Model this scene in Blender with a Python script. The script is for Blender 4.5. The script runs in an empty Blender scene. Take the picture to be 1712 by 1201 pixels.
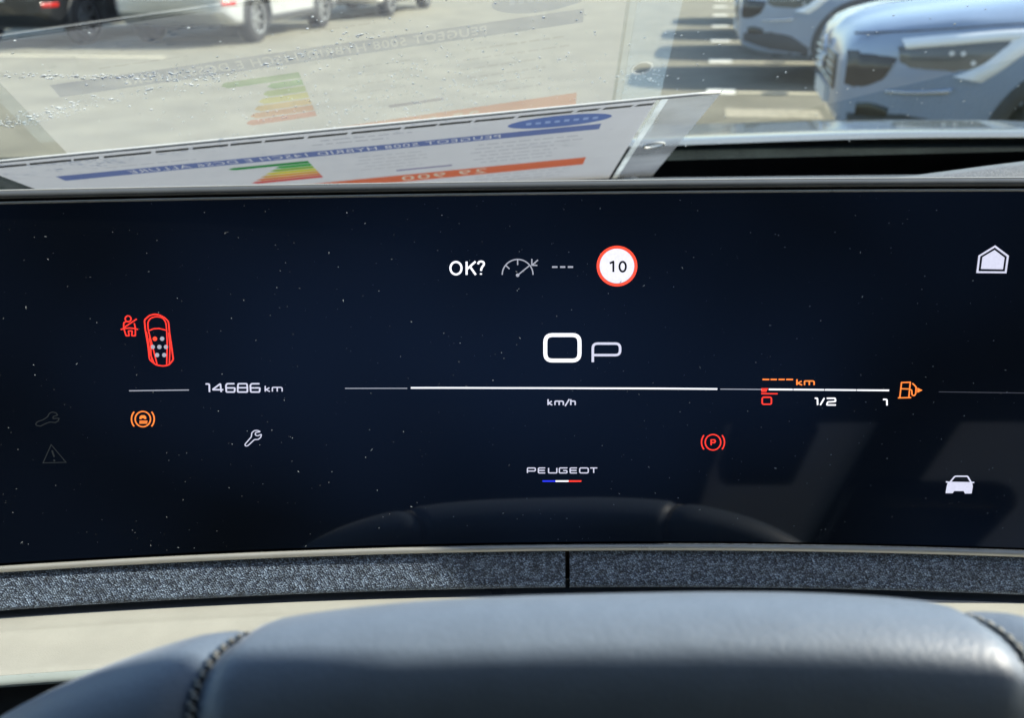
import bpy, bmesh, math, random
from math import sin, cos, tan, pi, radians, sqrt
from mathutils import Vector, Matrix

random.seed(7)
SC = bpy.context.scene
COL = SC.collection
EYE = 1.30                                   # height of the driver's eye above the car park

# ------------------------------------------------------------------ camera
cam_d = bpy.data.cameras.new('camera')
cam = bpy.data.objects.new('camera', cam_d)
COL.objects.link(cam)
cam.location = (0, 0, EYE)
cam.rotation_euler = (Matrix.Rotation(radians(90 - 23.5), 4, 'X') @ Matrix.Rotation(-0.01115, 4, 'Z')).to_euler()
cam_d.sensor_width = 36.0
cam_d.lens = 36.0 * 1610 / 1712
cam_d.clip_start = 0.02
cam_d.clip_end = 2000
cam_d.dof.use_dof = True
cam_d.dof.focus_distance = 0.42
cam_d.dof.aperture_fstop = 15.0
SC.camera = cam

# ------------------------------------------------------------------ sky, sun, exposure
SUN_EL, SUN_AZ = radians(37), radians(85.6)    # azimuth clockwise from straight ahead: the sun stands to the right
world = bpy.data.worlds.new('World')
SC.world = world
world.use_nodes = True
wn = world.node_tree
sky = wn.nodes.new('ShaderNodeTexSky')
sky.sky_type = 'NISHITA'
sky.sun_disc = False
sky.sun_elevation = SUN_EL
sky.sun_rotation = SUN_AZ
bg = wn.nodes['Background']
wn.links.new(sky.outputs['Color'], bg.inputs['Color'])
bg.inputs['Strength'].default_value = 0.15
sun_d = bpy.data.lights.new('sun', 'SUN')
sun_d.energy = 4.2
sun_d.angle = radians(0.5)
sun_d.color = (1.0, 0.93, 0.80)
sun = bpy.data.objects.new('sun', sun_d)
COL.objects.link(sun)
sdir = Vector((sin(SUN_AZ) * cos(SUN_EL), cos(SUN_AZ) * cos(SUN_EL), sin(SUN_EL)))
sun.rotation_euler = (-sdir).to_track_quat('-Z', 'Y').to_euler()
SC.view_settings.view_transform = 'Standard'
SC.view_settings.look = 'None'
SC.view_settings.gamma = 1.0
SC.view_settings.use_curve_mapping = False
SC.view_settings.exposure = 1.25
SC.render.engine = 'CYCLES'
SC.cycles.use_denoising = True
SC.cycles.max_bounces = 10
SC.cycles.transparent_max_bounces = 16
SC.cycles.caustics_reflective = False
SC.cycles.caustics_refractive = False
SC.cycles.sample_clamp_indirect = 8.0

# ------------------------------------------------------------------ helpers
def mat(name, col, rough=0.5, metal=0.0, spec=0.5, var=0.0, vscale=20.0, bump=0.0, bscale=200.0, coat=0.0, emit=None, estr=0.0, coord='Object'):
    m = bpy.data.materials.new(name)
    m.use_nodes = True
    nt = m.node_tree
    p = nt.nodes['Principled BSDF']
    p.inputs['Base Color'].default_value = (*col, 1)
    p.inputs['Roughness'].default_value = rough
    p.inputs['Metallic'].default_value = metal
    p.inputs['Specular IOR Level'].default_value = spec
    if coat:
        p.inputs['Coat Weight'].default_value = coat
        p.inputs['Coat Roughness'].default_value = 0.04
    if emit:
        p.inputs['Emission Color'].default_value = (*emit, 1)
        p.inputs['Emission Strength'].default_value = estr
    if var or bump:
        tc = nt.nodes.new('ShaderNodeTexCoord')
    if var:
        n = nt.nodes.new('ShaderNodeTexNoise')
        n.inputs['Scale'].default_value = vscale
        n.inputs['Detail'].default_value = 6
        n.inputs['Roughness'].default_value = 0.62
        nt.links.new(tc.outputs[coord], n.inputs['Vector'])
        r = nt.nodes.new('ShaderNodeMapRange')
        r.inputs['From Min'].default_value = 0.3
        r.inputs['From Max'].default_value = 0.7
        r.inputs['To Min'].default_value = 1 - var
        r.inputs['To Max'].default_value = 1 + var
        nt.links.new(n.outputs['Fac'], r.inputs['Value'])
        mx = nt.nodes.new('ShaderNodeVectorMath')
        mx.operation = 'SCALE'
        mx.inputs[0].default_value = col
        nt.links.new(r.outputs['Result'], mx.inputs['Scale'])
        nt.links.new(mx.outputs['Vector'], p.inputs['Base Color'])
        rr_ = nt.nodes.new('ShaderNodeMapRange')
        rr_.inputs['To Min'].default_value = max(0.02, rough - 0.08)
        rr_.inputs['To Max'].default_value = min(1, rough + 0.08)
        nt.links.new(n.outputs['Fac'], rr_.inputs['Value'])
        nt.links.new(rr_.outputs['Result'], p.inputs['Roughness'])
    if bump:
        n2 = nt.nodes.new('ShaderNodeTexNoise')
        n2.inputs['Scale'].default_value = bscale
        n2.inputs['Detail'].default_value = 4
        nt.links.new(tc.outputs[coord], n2.inputs['Vector'])
        b = nt.nodes.new('ShaderNodeBump')
        b.inputs['Strength'].default_value = bump
        b.inputs['Distance'].default_value = 1.0 / bscale
        nt.links.new(n2.outputs['Fac'], b.inputs['Height'])
        nt.links.new(b.outputs['Normal'], p.inputs['Normal'])
    return m

def glow(name, col, s):
    m = bpy.data.materials.new(name)
    m.use_nodes = True
    nt = m.node_tree
    p = nt.nodes['Principled BSDF']
    p.inputs['Base Color'].default_value = (0.004, 0.004, 0.005, 1)
    p.inputs['Roughness'].default_value = 0.08
    n = nt.nodes.new('ShaderNodeTexNoise')           # a lit pixel field is never perfectly even
    n.inputs['Scale'].default_value = 900
    tc = nt.nodes.new('ShaderNodeTexCoord')
    nt.links.new(tc.outputs['Object'], n.inputs['Vector'])
    r = nt.nodes.new('ShaderNodeMapRange')
    r.inputs['To Min'].default_value = s * 0.88
    r.inputs['To Max'].default_value = s * 1.12
    nt.links.new(n.outputs['Fac'], r.inputs['Value'])
    nt.links.new(r.outputs['Result'], p.inputs['Emission Strength'])
    p.inputs['Emission Color'].default_value = (*col, 1)
    return m

def mesh(name, verts, faces, m, parent=None, smooth=False, uvs=None):
    me = bpy.data.meshes.new(name)
    me.from_pydata([tuple(v) for v in verts], [], faces)
    if m is not None:
        me.materials.append(m)
    if smooth:
        me.polygons.foreach_set('use_smooth', [True] * len(me.polygons))
    if uvs is not None:
        lay = me.uv_layers.new(name='UVMap')
        for lp in me.loops:
            lay.data[lp.index].uv = uvs[lp.vertex_index]
    me.update()
    o = bpy.data.objects.new(name, me)
    COL.objects.link(o)
    if parent is not None:
        o.parent = parent
    return o

def empty(name, loc=(0, 0, 0), rz=0.0):
    o = bpy.data.objects.new(name, None)
    COL.objects.link(o)
    o.location = loc
    o.rotation_euler = (0, 0, rz)
    return o

def tag(o, label, cat=None, group=None, kind=None):
    o['label'] = label
    if cat: o['category'] = cat
    if group: o['group'] = group
    if kind: o['kind'] = kind
    return o

def grid_faces(nu, nv, wrap=False):
    f = []
    for i in range(nu - 1):
        for j in range(nv - 1 if not wrap else nv):
            k = (j + 1) % nv
            f.append((i * nv + j, (i + 1) * nv + j, (i + 1) * nv + k, i * nv + k))
    return f

def box_vf(x0, x1, y0, y1, z0, z1):
    v = [(x, y, z) for x in (x0, x1) for y in (y0, y1) for z in (z0, z1)]
    f = [(0, 1, 3, 2), (4, 6, 7, 5), (0, 4, 5, 1), (2, 3, 7, 6), (0, 2, 6, 4), (1, 5, 7, 3)]
    return v, f

def bevel(o, w, seg=3):
    b = o.modifiers.new('edge', 'BEVEL')
    b.width = w
    b.segments = seg
    b.limit_method = 'ANGLE'
    for p in o.data.polygons: p.use_smooth = True
    return o

def catmull(pts, n=6):
    out = []
    P = [pts[0]] + list(pts) + [pts[-1]]
    for i in range(1, len(P) - 2):
        a, b, c, d = [Vector(p) for p in P[i - 1:i + 3]]
        for k in range(n):
            t = k / n
            out.append(0.5 * ((2 * b) + (c - a) * t + (2 * a - 5 * b + 4 * c - d) * t * t + (3 * b - a - 3 * c + d) * t ** 3))
    out.append(Vector(pts[-1]))
    return out

def interp(x, xs, ys):
    if x <= xs[0]: return ys[0]
    for i in range(1, len(xs)):
        if x <= xs[i]:
            t = (x - xs[i - 1]) / (xs[i] - xs[i - 1])
            return ys[i - 1] + (ys[i] - ys[i - 1]) * t
    return ys[-1]

def sstep(a, b, x):
    t = min(1, max(0, (x - a) / (b - a)))
    return t * t * (3 - 2 * t)

def tube(path, r, seg=10):
    verts, n = [], len(path)
    for i, p in enumerate(path):
        p = Vector(p)
        t = (Vector(path[min(i + 1, n - 1)]) - Vector(path[max(i - 1, 0)])).normalized()
        a = t.cross(Vector((0, 0, 1)))
        if a.length < 1e-4: a = t.cross(Vector((0, 1, 0)))
        a.normalize(); b = a.cross(t)
        for k in range(seg):
            q = 2 * pi * k / seg
            verts.append(p + a * (r * cos(q)) + b * (r * sin(q)))
    f = grid_faces(n, seg, True)
    f.append(tuple(range(seg))); f.append(tuple(range((n - 1) * seg, n * seg))[::-1])
    return verts, f

ICONS = [
 ('speed_digit','white','closed',1.694,[[(14.45,15.82),(14.58,16.97),(14.95,17.86),(15.57,18.49),(16.44,18.86),(17.55,18.97),(26.11,18.88),(27.22,18.74),(28.09,18.35),(28.71,17.7),(29.09,16.8),(29.22,15.65),(29.26,10.65),(29.14,9.49),(28.77,8.59),(28.15,7.95),(27.28,7.57),(26.16,7.45),(17.55,7.55),(16.43,7.69),(15.55,8.09),(14.93,8.74),(14.56,9.65),(14.44,10.81)]]),
 ('gear_letter','lav','open',1.076,[[(35.04,6.66),(34.98,12.84),(35.05,13.61),(35.29,14.21),(35.7,14.63),(36.28,14.88),(37.02,14.96),(44.66,14.89),(45.4,14.8),(45.98,14.54),(46.4,14.11),(46.66,13.51),(46.76,12.74),(46.77,11.86),(46.7,11.08),(46.47,10.49),(46.06,10.06),(45.49,9.81),(44.74,9.73),(35.01,9.81)]]),
 ('speed_unit','lav','open',0.572,[[(15.61,-10.11),(15.61,-12.76)],[(17.26,-11.0),(16.19,-11.64),(16.08,-11.73),(16.02,-11.81),(16.02,-11.9),(16.08,-11.98),(16.2,-12.07),(17.45,-12.78)],[(18.63,-12.79),(18.63,-11.43),(18.65,-11.27),(18.7,-11.15),(18.78,-11.06),(18.9,-11.01),(19.05,-10.99),(21.7,-11.03),(21.79,-11.03),(21.88,-11.05),(21.97,-11.09),(22.05,-11.14),(22.12,-11.2),(22.13,-11.21),(22.19,-11.28),(22.24,-11.36),(22.28,-11.44),(22.3,-11.53),(22.31,-11.63),(22.31,-12.84)],[(20.47,-11.01),(20.47,-12.82)],[(24.93,-10.13),(23.1,-13.29)],[(25.59,-10.22),(25.6,-12.87)],[(25.59,-11.07),(27.13,-11.08),(27.2,-11.09),(27.26,-11.11),(27.32,-11.15),(27.37,-11.19),(27.41,-11.26),(27.41,-11.26),(27.45,-11.33),(27.47,-11.4),(27.49,-11.48),(27.51,-11.55),(27.51,-11.63),(27.52,-12.89)]]),
 ('speed_bar','white','open',0.732,[[(-44.26,-3.84),(-1.71,-4.69),(37.53,-5.27),(89.36,-5.84)]]),
 ('speed_bar_end','grey','open',0.366,[[(-72.8,-3.41),(-45.83,-4.02)]]),
 ('speed_bar_end','grey','open',0.366,[[(90.66,-5.9),(108.49,-6.02)]]),
 ('fuel_bar','white','open',0.732,[[(111.58,-5.98),(121.84,-6.04)]]),
 ('fuel_bar','white','open',0.732,[[(122.17,-6.04),(135.33,-6.09)]]),
 ('fuel_bar','white','open',0.732,[[(135.66,-6.09),(148.99,-6.11)]]),
 ('fuel_bar','white','open',0.732,[[(149.32,-6.11),(162.83,-6.1)]]),
 ('fuel_level','red','fill',0,[[(108.36,-5.47),(111.45,-5.46),(110.83,-6.28),(110.62,-7.1),(108.45,-7.11)]]),
 ('fuel_level_line','red','open',0.549,[[(108.5,-7.93),(115.49,-7.96)]]),
 ('fuel_zero','red','closed',0.595,[[(109.0,-10.39),(109.02,-10.1),(109.1,-9.86),(109.24,-9.7),(109.45,-9.6),(109.73,-9.57),(112.16,-9.56),(112.44,-9.59),(112.66,-9.69),(112.82,-9.85),(112.93,-10.08),(112.98,-10.38),(113.07,-11.97),(113.06,-12.27),(112.98,-12.5),(112.84,-12.66),(112.62,-12.76),(112.35,-12.8),(109.92,-12.81),(109.64,-12.77),(109.41,-12.68),(109.25,-12.51),(109.14,-12.28),(109.09,-11.98)]]),
 ('fuel_half','white','open',0.641,[[(131.59,-9.94),(132.34,-9.94),(132.4,-9.94),(132.46,-9.96),(132.52,-9.98),(132.57,-10.01),(132.62,-10.05),(132.63,-10.05),(132.67,-10.1),(132.71,-10.15),(132.74,-10.2),(132.76,-10.26),(132.77,-10.33),(133.02,-13.04)],[(135.65,-9.82),(134.15,-13.04)],[(136.71,-9.92),(139.87,-9.9),(140.02,-9.92),(140.15,-9.97),(140.25,-10.05),(140.32,-10.17),(140.37,-10.33),(140.5,-10.93),(140.51,-11.09),(140.49,-11.21),(140.43,-11.3),(140.32,-11.36),(140.18,-11.39),(137.63,-11.57),(137.48,-11.6),(137.36,-11.66),(137.26,-11.75),(137.18,-11.87),(137.14,-12.02),(137.02,-12.57),(137.01,-12.72),(137.03,-12.83),(137.1,-12.92),(137.2,-12.97),(137.35,-12.98),(140.83,-12.96)]]),
 ('fuel_full','white','open',0.641,[[(160.65,-10.22),(161.73,-10.21),(161.8,-10.21),(161.88,-10.23),(161.95,-10.24),(162.02,-10.27),(162.09,-10.3),(162.1,-10.31),(162.16,-10.35),(162.21,-10.4),(162.25,-10.46),(162.28,-10.53),(162.3,-10.61),(162.59,-12.95)]]),
 ('range_dashes','orange','open',0.595,[[(108.62,-1.47),(111.52,-1.5)],[(112.09,-1.47),(114.78,-1.49)],[(115.5,-1.46),(118.14,-1.48)],[(118.75,-1.45),(121.69,-1.47)]]),
 ('range_unit','orange','open',0.572,[[(123.36,-1.36),(123.54,-3.99)],[(125.42,-2.22),(124.1,-2.91),(123.99,-2.98),(123.93,-3.06),(123.94,-3.13),(124.01,-3.2),(124.13,-3.27),(125.76,-3.98)],[(126.79,-3.98),(126.69,-2.55),(126.69,-2.39),(126.73,-2.27),(126.81,-2.19),(126.92,-2.13),(127.07,-2.12),(130.07,-2.1),(130.17,-2.11),(130.27,-2.13),(130.37,-2.16),(130.46,-2.21),(130.54,-2.27),(130.55,-2.28),(130.63,-2.35),(130.69,-2.43),(130.74,-2.52),(130.77,-2.62),(130.78,-2.73),(130.87,-3.96)],[(128.7,-2.11),(128.83,-3.97)]]),
 ('fuel_pump_icon','orange','open',0.526,[[(166.87,-9.45),(172.39,-9.25)],[(167.64,-9.31),(167.72,-2.51),(171.37,-2.34),(171.42,-9.13)],[(167.74,-5.29),(171.48,-5.37)],[(171.5,-5.63),(171.91,-5.69),(172.05,-5.73),(172.17,-5.8),(172.26,-5.89),(172.32,-6.01),(172.36,-6.17),(172.56,-7.54),(172.61,-7.74),(172.69,-7.91),(172.81,-8.06),(172.95,-8.17),(173.13,-8.25),(173.21,-8.28),(173.39,-8.32),(173.56,-8.32),(173.69,-8.26),(173.81,-8.14),(173.9,-7.98),(173.99,-7.76),(174.06,-7.56),(174.11,-7.37),(174.14,-7.16),(174.16,-6.95),(174.16,-6.74),(174.05,-4.91),(174.03,-4.7),(173.97,-4.51),(173.88,-4.33),(173.77,-4.16),(173.63,-4.0),(172.31,-2.78)]]),
 ('fuel_pump_arrow','orange','fill',0,[[(174.53,-4.69),(176.8,-5.82),(174.76,-7.01)]]),
 ('parking_brake_icon','red','closed',0.549,[[(92.0,-30.56),(91.91,-29.85),(91.68,-29.16),(91.34,-28.53),(90.89,-27.98),(90.35,-27.52),(89.74,-27.19),(89.09,-26.98),(88.42,-26.91),(87.76,-26.98),(87.13,-27.19),(86.55,-27.53),(86.05,-27.98),(85.65,-28.54),(85.36,-29.17),(85.2,-29.86),(85.16,-30.57),(85.26,-31.29),(85.48,-31.97),(85.82,-32.61),(86.27,-33.17),(86.81,-33.62),(87.42,-33.96),(88.07,-34.17),(88.75,-34.24),(89.41,-34.17),(90.05,-33.96),(90.62,-33.62),(91.12,-33.16),(91.52,-32.6),(91.81,-31.97),(91.97,-31.28)]]),
 ('parking_brake_icon','red','open',0.549,[[(92.72,-33.9),(93.07,-33.3),(93.34,-32.66),(93.52,-31.98),(93.62,-31.27),(93.63,-30.56),(93.56,-29.84),(93.39,-29.14),(93.14,-28.47),(92.81,-27.83),(92.41,-27.24)],[(84.46,-27.24),(84.11,-27.84),(83.84,-28.48),(83.65,-29.15),(83.54,-29.86),(83.53,-30.57),(83.6,-31.29),(83.76,-31.99),(84.01,-32.67),(84.34,-33.32),(84.74,-33.91)],[(87.83,-31.92),(87.72,-29.44),(89.24,-29.44),(89.62,-30.09),(89.3,-30.74),(87.78,-30.74)]]),
 ('divider_line','faint2','open',0.297,[[(183.67,-6.49),(201.29,-6.48),(222.12,-6.41)]]),
 ('home_icon','lav','closed',0.755,[[(199.52,56.52),(205.08,52.52),(205.02,45.73),(193.75,45.78),(193.77,52.53)]]),
 ('home_icon','lav','fill',0,[[(199.51,55.03),(203.85,51.89),(203.78,46.98),(195.03,47.11),(195.06,52.04)]]),
 ('car_icon','lav','open',0.641,[[(192.83,-48.11),(194.29,-45.76),(194.41,-45.6),(194.54,-45.47),(194.7,-45.38),(194.88,-45.32),(195.07,-45.3),(199.45,-45.19),(199.65,-45.2),(199.82,-45.26),(199.98,-45.35),(200.13,-45.49),(200.26,-45.66),(201.73,-48.07)],[(191.02,-48.04),(192.5,-48.23)],[(201.46,-48.08),(203.08,-48.04)]]),
 ('car_icon','lav','fill',0,[[(191.89,-47.95),(202.12,-47.87),(202.68,-49.94),(202.55,-53.28),(199.75,-53.44),(199.04,-52.24),(194.98,-52.35),(194.51,-53.39),(191.45,-53.47),(191.59,-50.23)]]),
 ('seatbelt_icon','red','closed',0.526,[[(-160.01,30.07),(-160.03,30.46),(-160.16,30.82),(-160.39,31.1),(-160.7,31.29),(-161.06,31.37),(-161.43,31.32),(-161.79,31.15),(-162.08,30.88),(-162.29,30.53),(-162.39,30.15),(-162.38,29.76),(-162.25,29.4),(-162.02,29.11),(-161.71,28.92),(-161.35,28.85),(-160.97,28.9),(-160.62,29.07),(-160.32,29.34),(-160.11,29.68)]]),
 ('seatbelt_icon','red','open',0.526,[[(-157.72,29.91),(-163.41,26.33)],[(-164.77,25.62),(-163.02,26.01),(-161.15,26.13),(-159.18,25.88),(-157.66,25.38)],[(-162.17,28.85),(-162.88,28.65),(-162.96,28.61),(-163.04,28.56),(-163.09,28.5),(-163.14,28.42),(-163.16,28.32),(-163.45,26.59),(-163.46,26.48),(-163.47,26.38),(-163.47,26.28),(-163.46,26.18),(-163.45,26.08),(-162.91,23.08),(-162.89,22.99),(-162.85,22.91),(-162.79,22.86),(-162.72,22.83),(-162.63,22.82),(-161.86,22.79),(-161.77,22.8),(-161.71,22.83),(-161.66,22.88),(-161.63,22.95),(-161.63,23.04),(-161.7,24.65),(-161.7,24.74),(-161.67,24.81),(-161.63,24.86),(-161.56,24.89),(-161.47,24.9),(-160.39,24.86),(-160.31,24.85),(-160.25,24.82),(-160.21,24.76),(-160.19,24.69),(-160.2,24.6),(-160.49,23.0),(-160.49,22.91),(-160.48,22.84),(-160.44,22.78),(-160.38,22.75),(-160.29,22.74),(-159.35,22.71),(-159.26,22.71),(-159.19,22.74),(-159.13,22.79),(-159.1,22.86),(-159.07,22.96),(-158.73,25.61),(-158.71,25.71),(-158.71,25.81),(-158.71,25.92),(-158.71,26.02),(-158.72,26.12),(-158.92,28.14)]]),
 ('seat_map_icon','red','closed',0.595,[[(-154.65,28.58),(-154.63,28.88),(-154.55,29.16),(-154.43,29.42),(-154.26,29.65),(-154.05,29.86),(-153.03,30.73),(-152.78,30.92),(-152.53,31.09),(-152.27,31.22),(-151.99,31.33),(-151.7,31.41),(-150.82,31.61),(-150.53,31.66),(-150.24,31.69),(-149.95,31.69),(-149.66,31.67),(-149.38,31.62),(-149.12,31.57),(-148.84,31.5),(-148.57,31.41),(-148.3,31.31),(-148.04,31.19),(-147.79,31.05),(-146.87,30.51),(-146.63,30.36),(-146.4,30.19),(-146.18,30.0),(-145.98,29.8),(-145.79,29.59),(-145.31,29.01),(-145.15,28.78),(-145.02,28.52),(-144.93,28.26),(-144.88,27.97),(-144.86,27.67),(-144.91,24.38),(-144.92,24.07),(-144.92,23.76),(-144.91,23.44),(-144.91,23.13),(-144.9,22.82),(-144.72,18.27),(-144.71,17.96),(-144.7,17.64),(-144.69,17.33),(-144.69,17.02),(-144.68,16.7),(-144.59,12.43),(-144.61,12.12),(-144.67,11.83),(-144.78,11.55),(-144.93,11.3),(-145.13,11.06),(-146.15,9.97),(-146.38,9.76),(-146.62,9.58),(-146.88,9.44),(-147.16,9.34),(-147.45,9.27),(-148.32,9.13),(-148.62,9.09),(-148.91,9.08),(-149.21,9.08),(-149.5,9.11),(-149.79,9.15),(-151.19,9.43),(-151.47,9.5),(-151.73,9.61),(-151.98,9.74),(-152.22,9.9),(-152.44,10.09),(-153.87,11.47),(-154.06,11.69),(-154.21,11.92),(-154.31,12.18),(-154.38,12.46),(-154.4,12.77),(-154.38,17.95),(-154.38,18.26),(-154.39,18.57),(-154.4,18.88),(-154.41,19.2),(-154.42,19.51),(-154.67,24.06),(-154.69,24.36),(-154.7,24.67),(-154.7,24.98),(-154.7,25.29),(-154.7,25.6)]]),
 ('seat_map_icon','red','open',0.503,[[(-152.66,18.67),(-153.4,24.08),(-153.45,24.49),(-153.48,24.89),(-153.5,25.3),(-153.5,25.71),(-153.49,26.13),(-153.42,27.38),(-153.38,27.78),(-153.29,28.17),(-153.15,28.54),(-152.96,28.9),(-152.72,29.24),(-152.63,29.35),(-152.36,29.66),(-152.06,29.92),(-151.73,30.13),(-151.38,30.3),(-151.0,30.42),(-150.6,30.52),(-150.21,30.6),(-149.82,30.64),(-149.44,30.65),(-149.06,30.61),(-148.68,30.54),(-148.05,30.4),(-147.69,30.28),(-147.37,30.12),(-147.08,29.9),(-146.83,29.64),(-146.61,29.33),(-146.44,29.03),(-146.26,28.68),(-146.12,28.32),(-146.03,27.94),(-145.97,27.55),(-145.95,27.15),(-145.97,25.58),(-145.98,25.17),(-145.99,24.75),(-146.0,24.34),(-146.02,23.92),(-146.05,23.5),(-146.32,19.51),(-146.35,19.09),(-146.38,18.67),(-146.43,18.25),(-146.47,17.83),(-146.52,17.42),(-147.54,9.73)],[(-153.14,24.77),(-151.34,25.47),(-149.04,25.55),(-146.25,24.7)],[(-153.37,22.66),(-152.66,18.67),(-152.22,15.29),(-151.53,9.87)],[(-154.35,24.21),(-153.9,14.73),(-152.58,10.06)],[(-145.27,23.61),(-145.39,16.9),(-146.39,10.15)],[(-153.51,21.45),(-153.23,18.69),(-153.59,14.11),(-153.35,11.02)]]),
 ('seat_dot','redor','fill',0,[[(-150.26,21.09),(-150.28,21.43),(-150.41,21.73),(-150.63,21.95),(-150.92,22.08),(-151.24,22.09),(-151.55,21.98),(-151.82,21.77),(-152.01,21.48),(-152.1,21.15),(-152.08,20.82),(-151.95,20.52),(-151.73,20.3),(-151.45,20.17),(-151.13,20.16),(-150.81,20.27),(-150.55,20.48),(-150.36,20.76)]]),
 ('seat_dot','grey','fill',0,[[(-147.33,21.0),(-147.35,21.32),(-147.48,21.61),(-147.69,21.83),(-147.97,21.95),(-148.28,21.96),(-148.58,21.86),(-148.84,21.65),(-149.03,21.38),(-149.12,21.06),(-149.1,20.73),(-148.97,20.44),(-148.76,20.23),(-148.48,20.1),(-148.17,20.09),(-147.87,20.2),(-147.61,20.4),(-147.42,20.68)],[(-151.6,17.53),(-151.62,17.86),(-151.74,18.15),(-151.96,18.37),(-152.23,18.49),(-152.54,18.5),(-152.85,18.4),(-153.11,18.2),(-153.29,17.92),(-153.38,17.6),(-153.36,17.27),(-153.24,16.98),(-153.03,16.76),(-152.75,16.64),(-152.44,16.63),(-152.13,16.73),(-151.87,16.93),(-151.69,17.21)],[(-148.87,17.44),(-148.89,17.77),(-149.01,18.06),(-149.22,18.28),(-149.5,18.4),(-149.81,18.41),(-150.12,18.31),(-150.38,18.1),(-150.56,17.82),(-150.65,17.5),(-150.63,17.18),(-150.51,16.89),(-150.29,16.67),(-150.01,16.55),(-149.7,16.53),(-149.4,16.64),(-149.14,16.84),(-148.95,17.12)],[(-146.13,17.35),(-146.15,17.68),(-146.27,17.97),(-146.49,18.18),(-146.77,18.31),(-147.08,18.32),(-147.38,18.21),(-147.64,18.01),(-147.83,17.73),(-147.91,17.41),(-147.9,17.08),(-147.77,16.79),(-147.55,16.57),(-147.27,16.45),(-146.96,16.44),(-146.66,16.54),(-146.4,16.75),(-146.22,17.03)],[(-150.2,13.93),(-150.21,14.25),(-150.34,14.54),(-150.55,14.76),(-150.83,14.89),(-151.14,14.9),(-151.45,14.8),(-151.71,14.59),(-151.89,14.31),(-151.98,13.99),(-151.96,13.66),(-151.84,13.37),(-151.63,13.15),(-151.35,13.03),(-151.03,13.02),(-150.73,13.12),(-150.47,13.32),(-150.28,13.6)],[(-147.22,13.82),(-147.24,14.15),(-147.37,14.44),(-147.58,14.66),(-147.86,14.79),(-148.17,14.8),(-148.48,14.69),(-148.74,14.49),(-148.92,14.21),(-149.01,13.89),(-148.99,13.56),(-148.87,13.27),(-148.65,13.05),(-148.37,12.92),(-148.06,12.91),(-147.76,13.02),(-147.5,13.22),(-147.31,13.5)]]),
 ('odometer_line','grey','open',0.458,[[(-164.42,-1.47),(-139.43,-2.08)]]),
 ('odometer_digits','lav','open',0.664,[[(-132.17,0.4),(-131.13,0.36),(-131.05,0.35),(-130.98,0.34),(-130.91,0.31),(-130.84,0.27),(-130.78,0.22),(-130.77,0.22),(-130.72,0.16),(-130.68,0.1),(-130.65,0.03),(-130.63,-0.05),(-130.63,-0.13),(-130.85,-3.29)],[(-125.9,-3.46),(-125.9,-0.13),(-125.92,0.01),(-125.96,0.1),(-126.03,0.14),(-126.12,0.12),(-126.25,0.05),(-129.15,-2.0),(-129.19,-2.03),(-129.21,-2.06),(-129.23,-2.1),(-129.24,-2.13),(-129.25,-2.18),(-129.25,-2.18),(-129.25,-2.22),(-129.24,-2.25),(-129.22,-2.28),(-129.2,-2.29),(-129.16,-2.3),(-124.94,-2.44)],[(-119.95,0.1),(-122.72,0.19),(-122.87,0.18),(-123.01,0.14),(-123.15,0.07),(-123.27,-0.02),(-123.37,-0.15),(-123.39,-0.18),(-123.48,-0.32),(-123.56,-0.47),(-123.61,-0.63),(-123.64,-0.79),(-123.66,-0.96),(-123.71,-3.1),(-123.7,-3.26),(-123.65,-3.38),(-123.58,-3.47),(-123.46,-3.53),(-123.32,-3.55),(-120.68,-3.64),(-120.53,-3.63),(-120.41,-3.58),(-120.31,-3.5),(-120.24,-3.38),(-120.19,-3.22),(-120.0,-2.21),(-119.99,-2.05),(-120.01,-1.93),(-120.08,-1.84),(-120.18,-1.79),(-120.32,-1.77),(-123.56,-1.66)],[(-116.52,-0.01),(-115.09,-0.06),(-114.94,-0.08),(-114.82,-0.14),(-114.74,-0.22),(-114.69,-0.35),(-114.66,-0.5),(-114.63,-1.37),(-114.63,-1.54),(-114.63,-1.72),(-114.64,-1.89),(-114.64,-2.06),(-114.66,-2.24),(-114.75,-3.4),(-114.78,-3.55),(-114.84,-3.67),(-114.93,-3.76),(-115.05,-3.81),(-115.2,-3.82),(-118.48,-3.71),(-118.63,-3.69),(-118.73,-3.63),(-118.81,-3.54),(-118.85,-3.42),(-118.85,-3.27),(-118.75,-2.1),(-118.73,-1.93),(-118.71,-1.76),(-118.69,-1.59),(-118.66,-1.41),(-118.62,-1.24),(-118.45,-0.38),(-118.4,-0.23),(-118.32,-0.11),(-118.23,-0.03),(-118.1,0.02),(-117.95,0.03),(-116.52,-0.01)],[(-118.64,-1.75),(-114.71,-1.88)],[(-109.34,-0.24),(-112.33,-0.15),(-112.49,-0.16),(-112.63,-0.19),(-112.77,-0.26),(-112.89,-0.36),(-113.0,-0.48),(-113.03,-0.52),(-113.12,-0.66),(-113.2,-0.81),(-113.25,-0.97),(-113.29,-1.13),(-113.3,-1.3),(-113.33,-3.45),(-113.32,-3.6),(-113.27,-3.73),(-113.19,-3.82),(-113.08,-3.87),(-112.93,-3.89),(-110.05,-3.99),(-109.9,-3.97),(-109.78,-3.92),(-109.68,-3.84),(-109.61,-3.72),(-109.56,-3.57),(-109.37,-2.55),(-109.35,-2.4),(-109.38,-2.28),(-109.44,-2.19),(-109.55,-2.13),(-109.69,-2.11),(-113.18,-2.0)]]),
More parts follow.
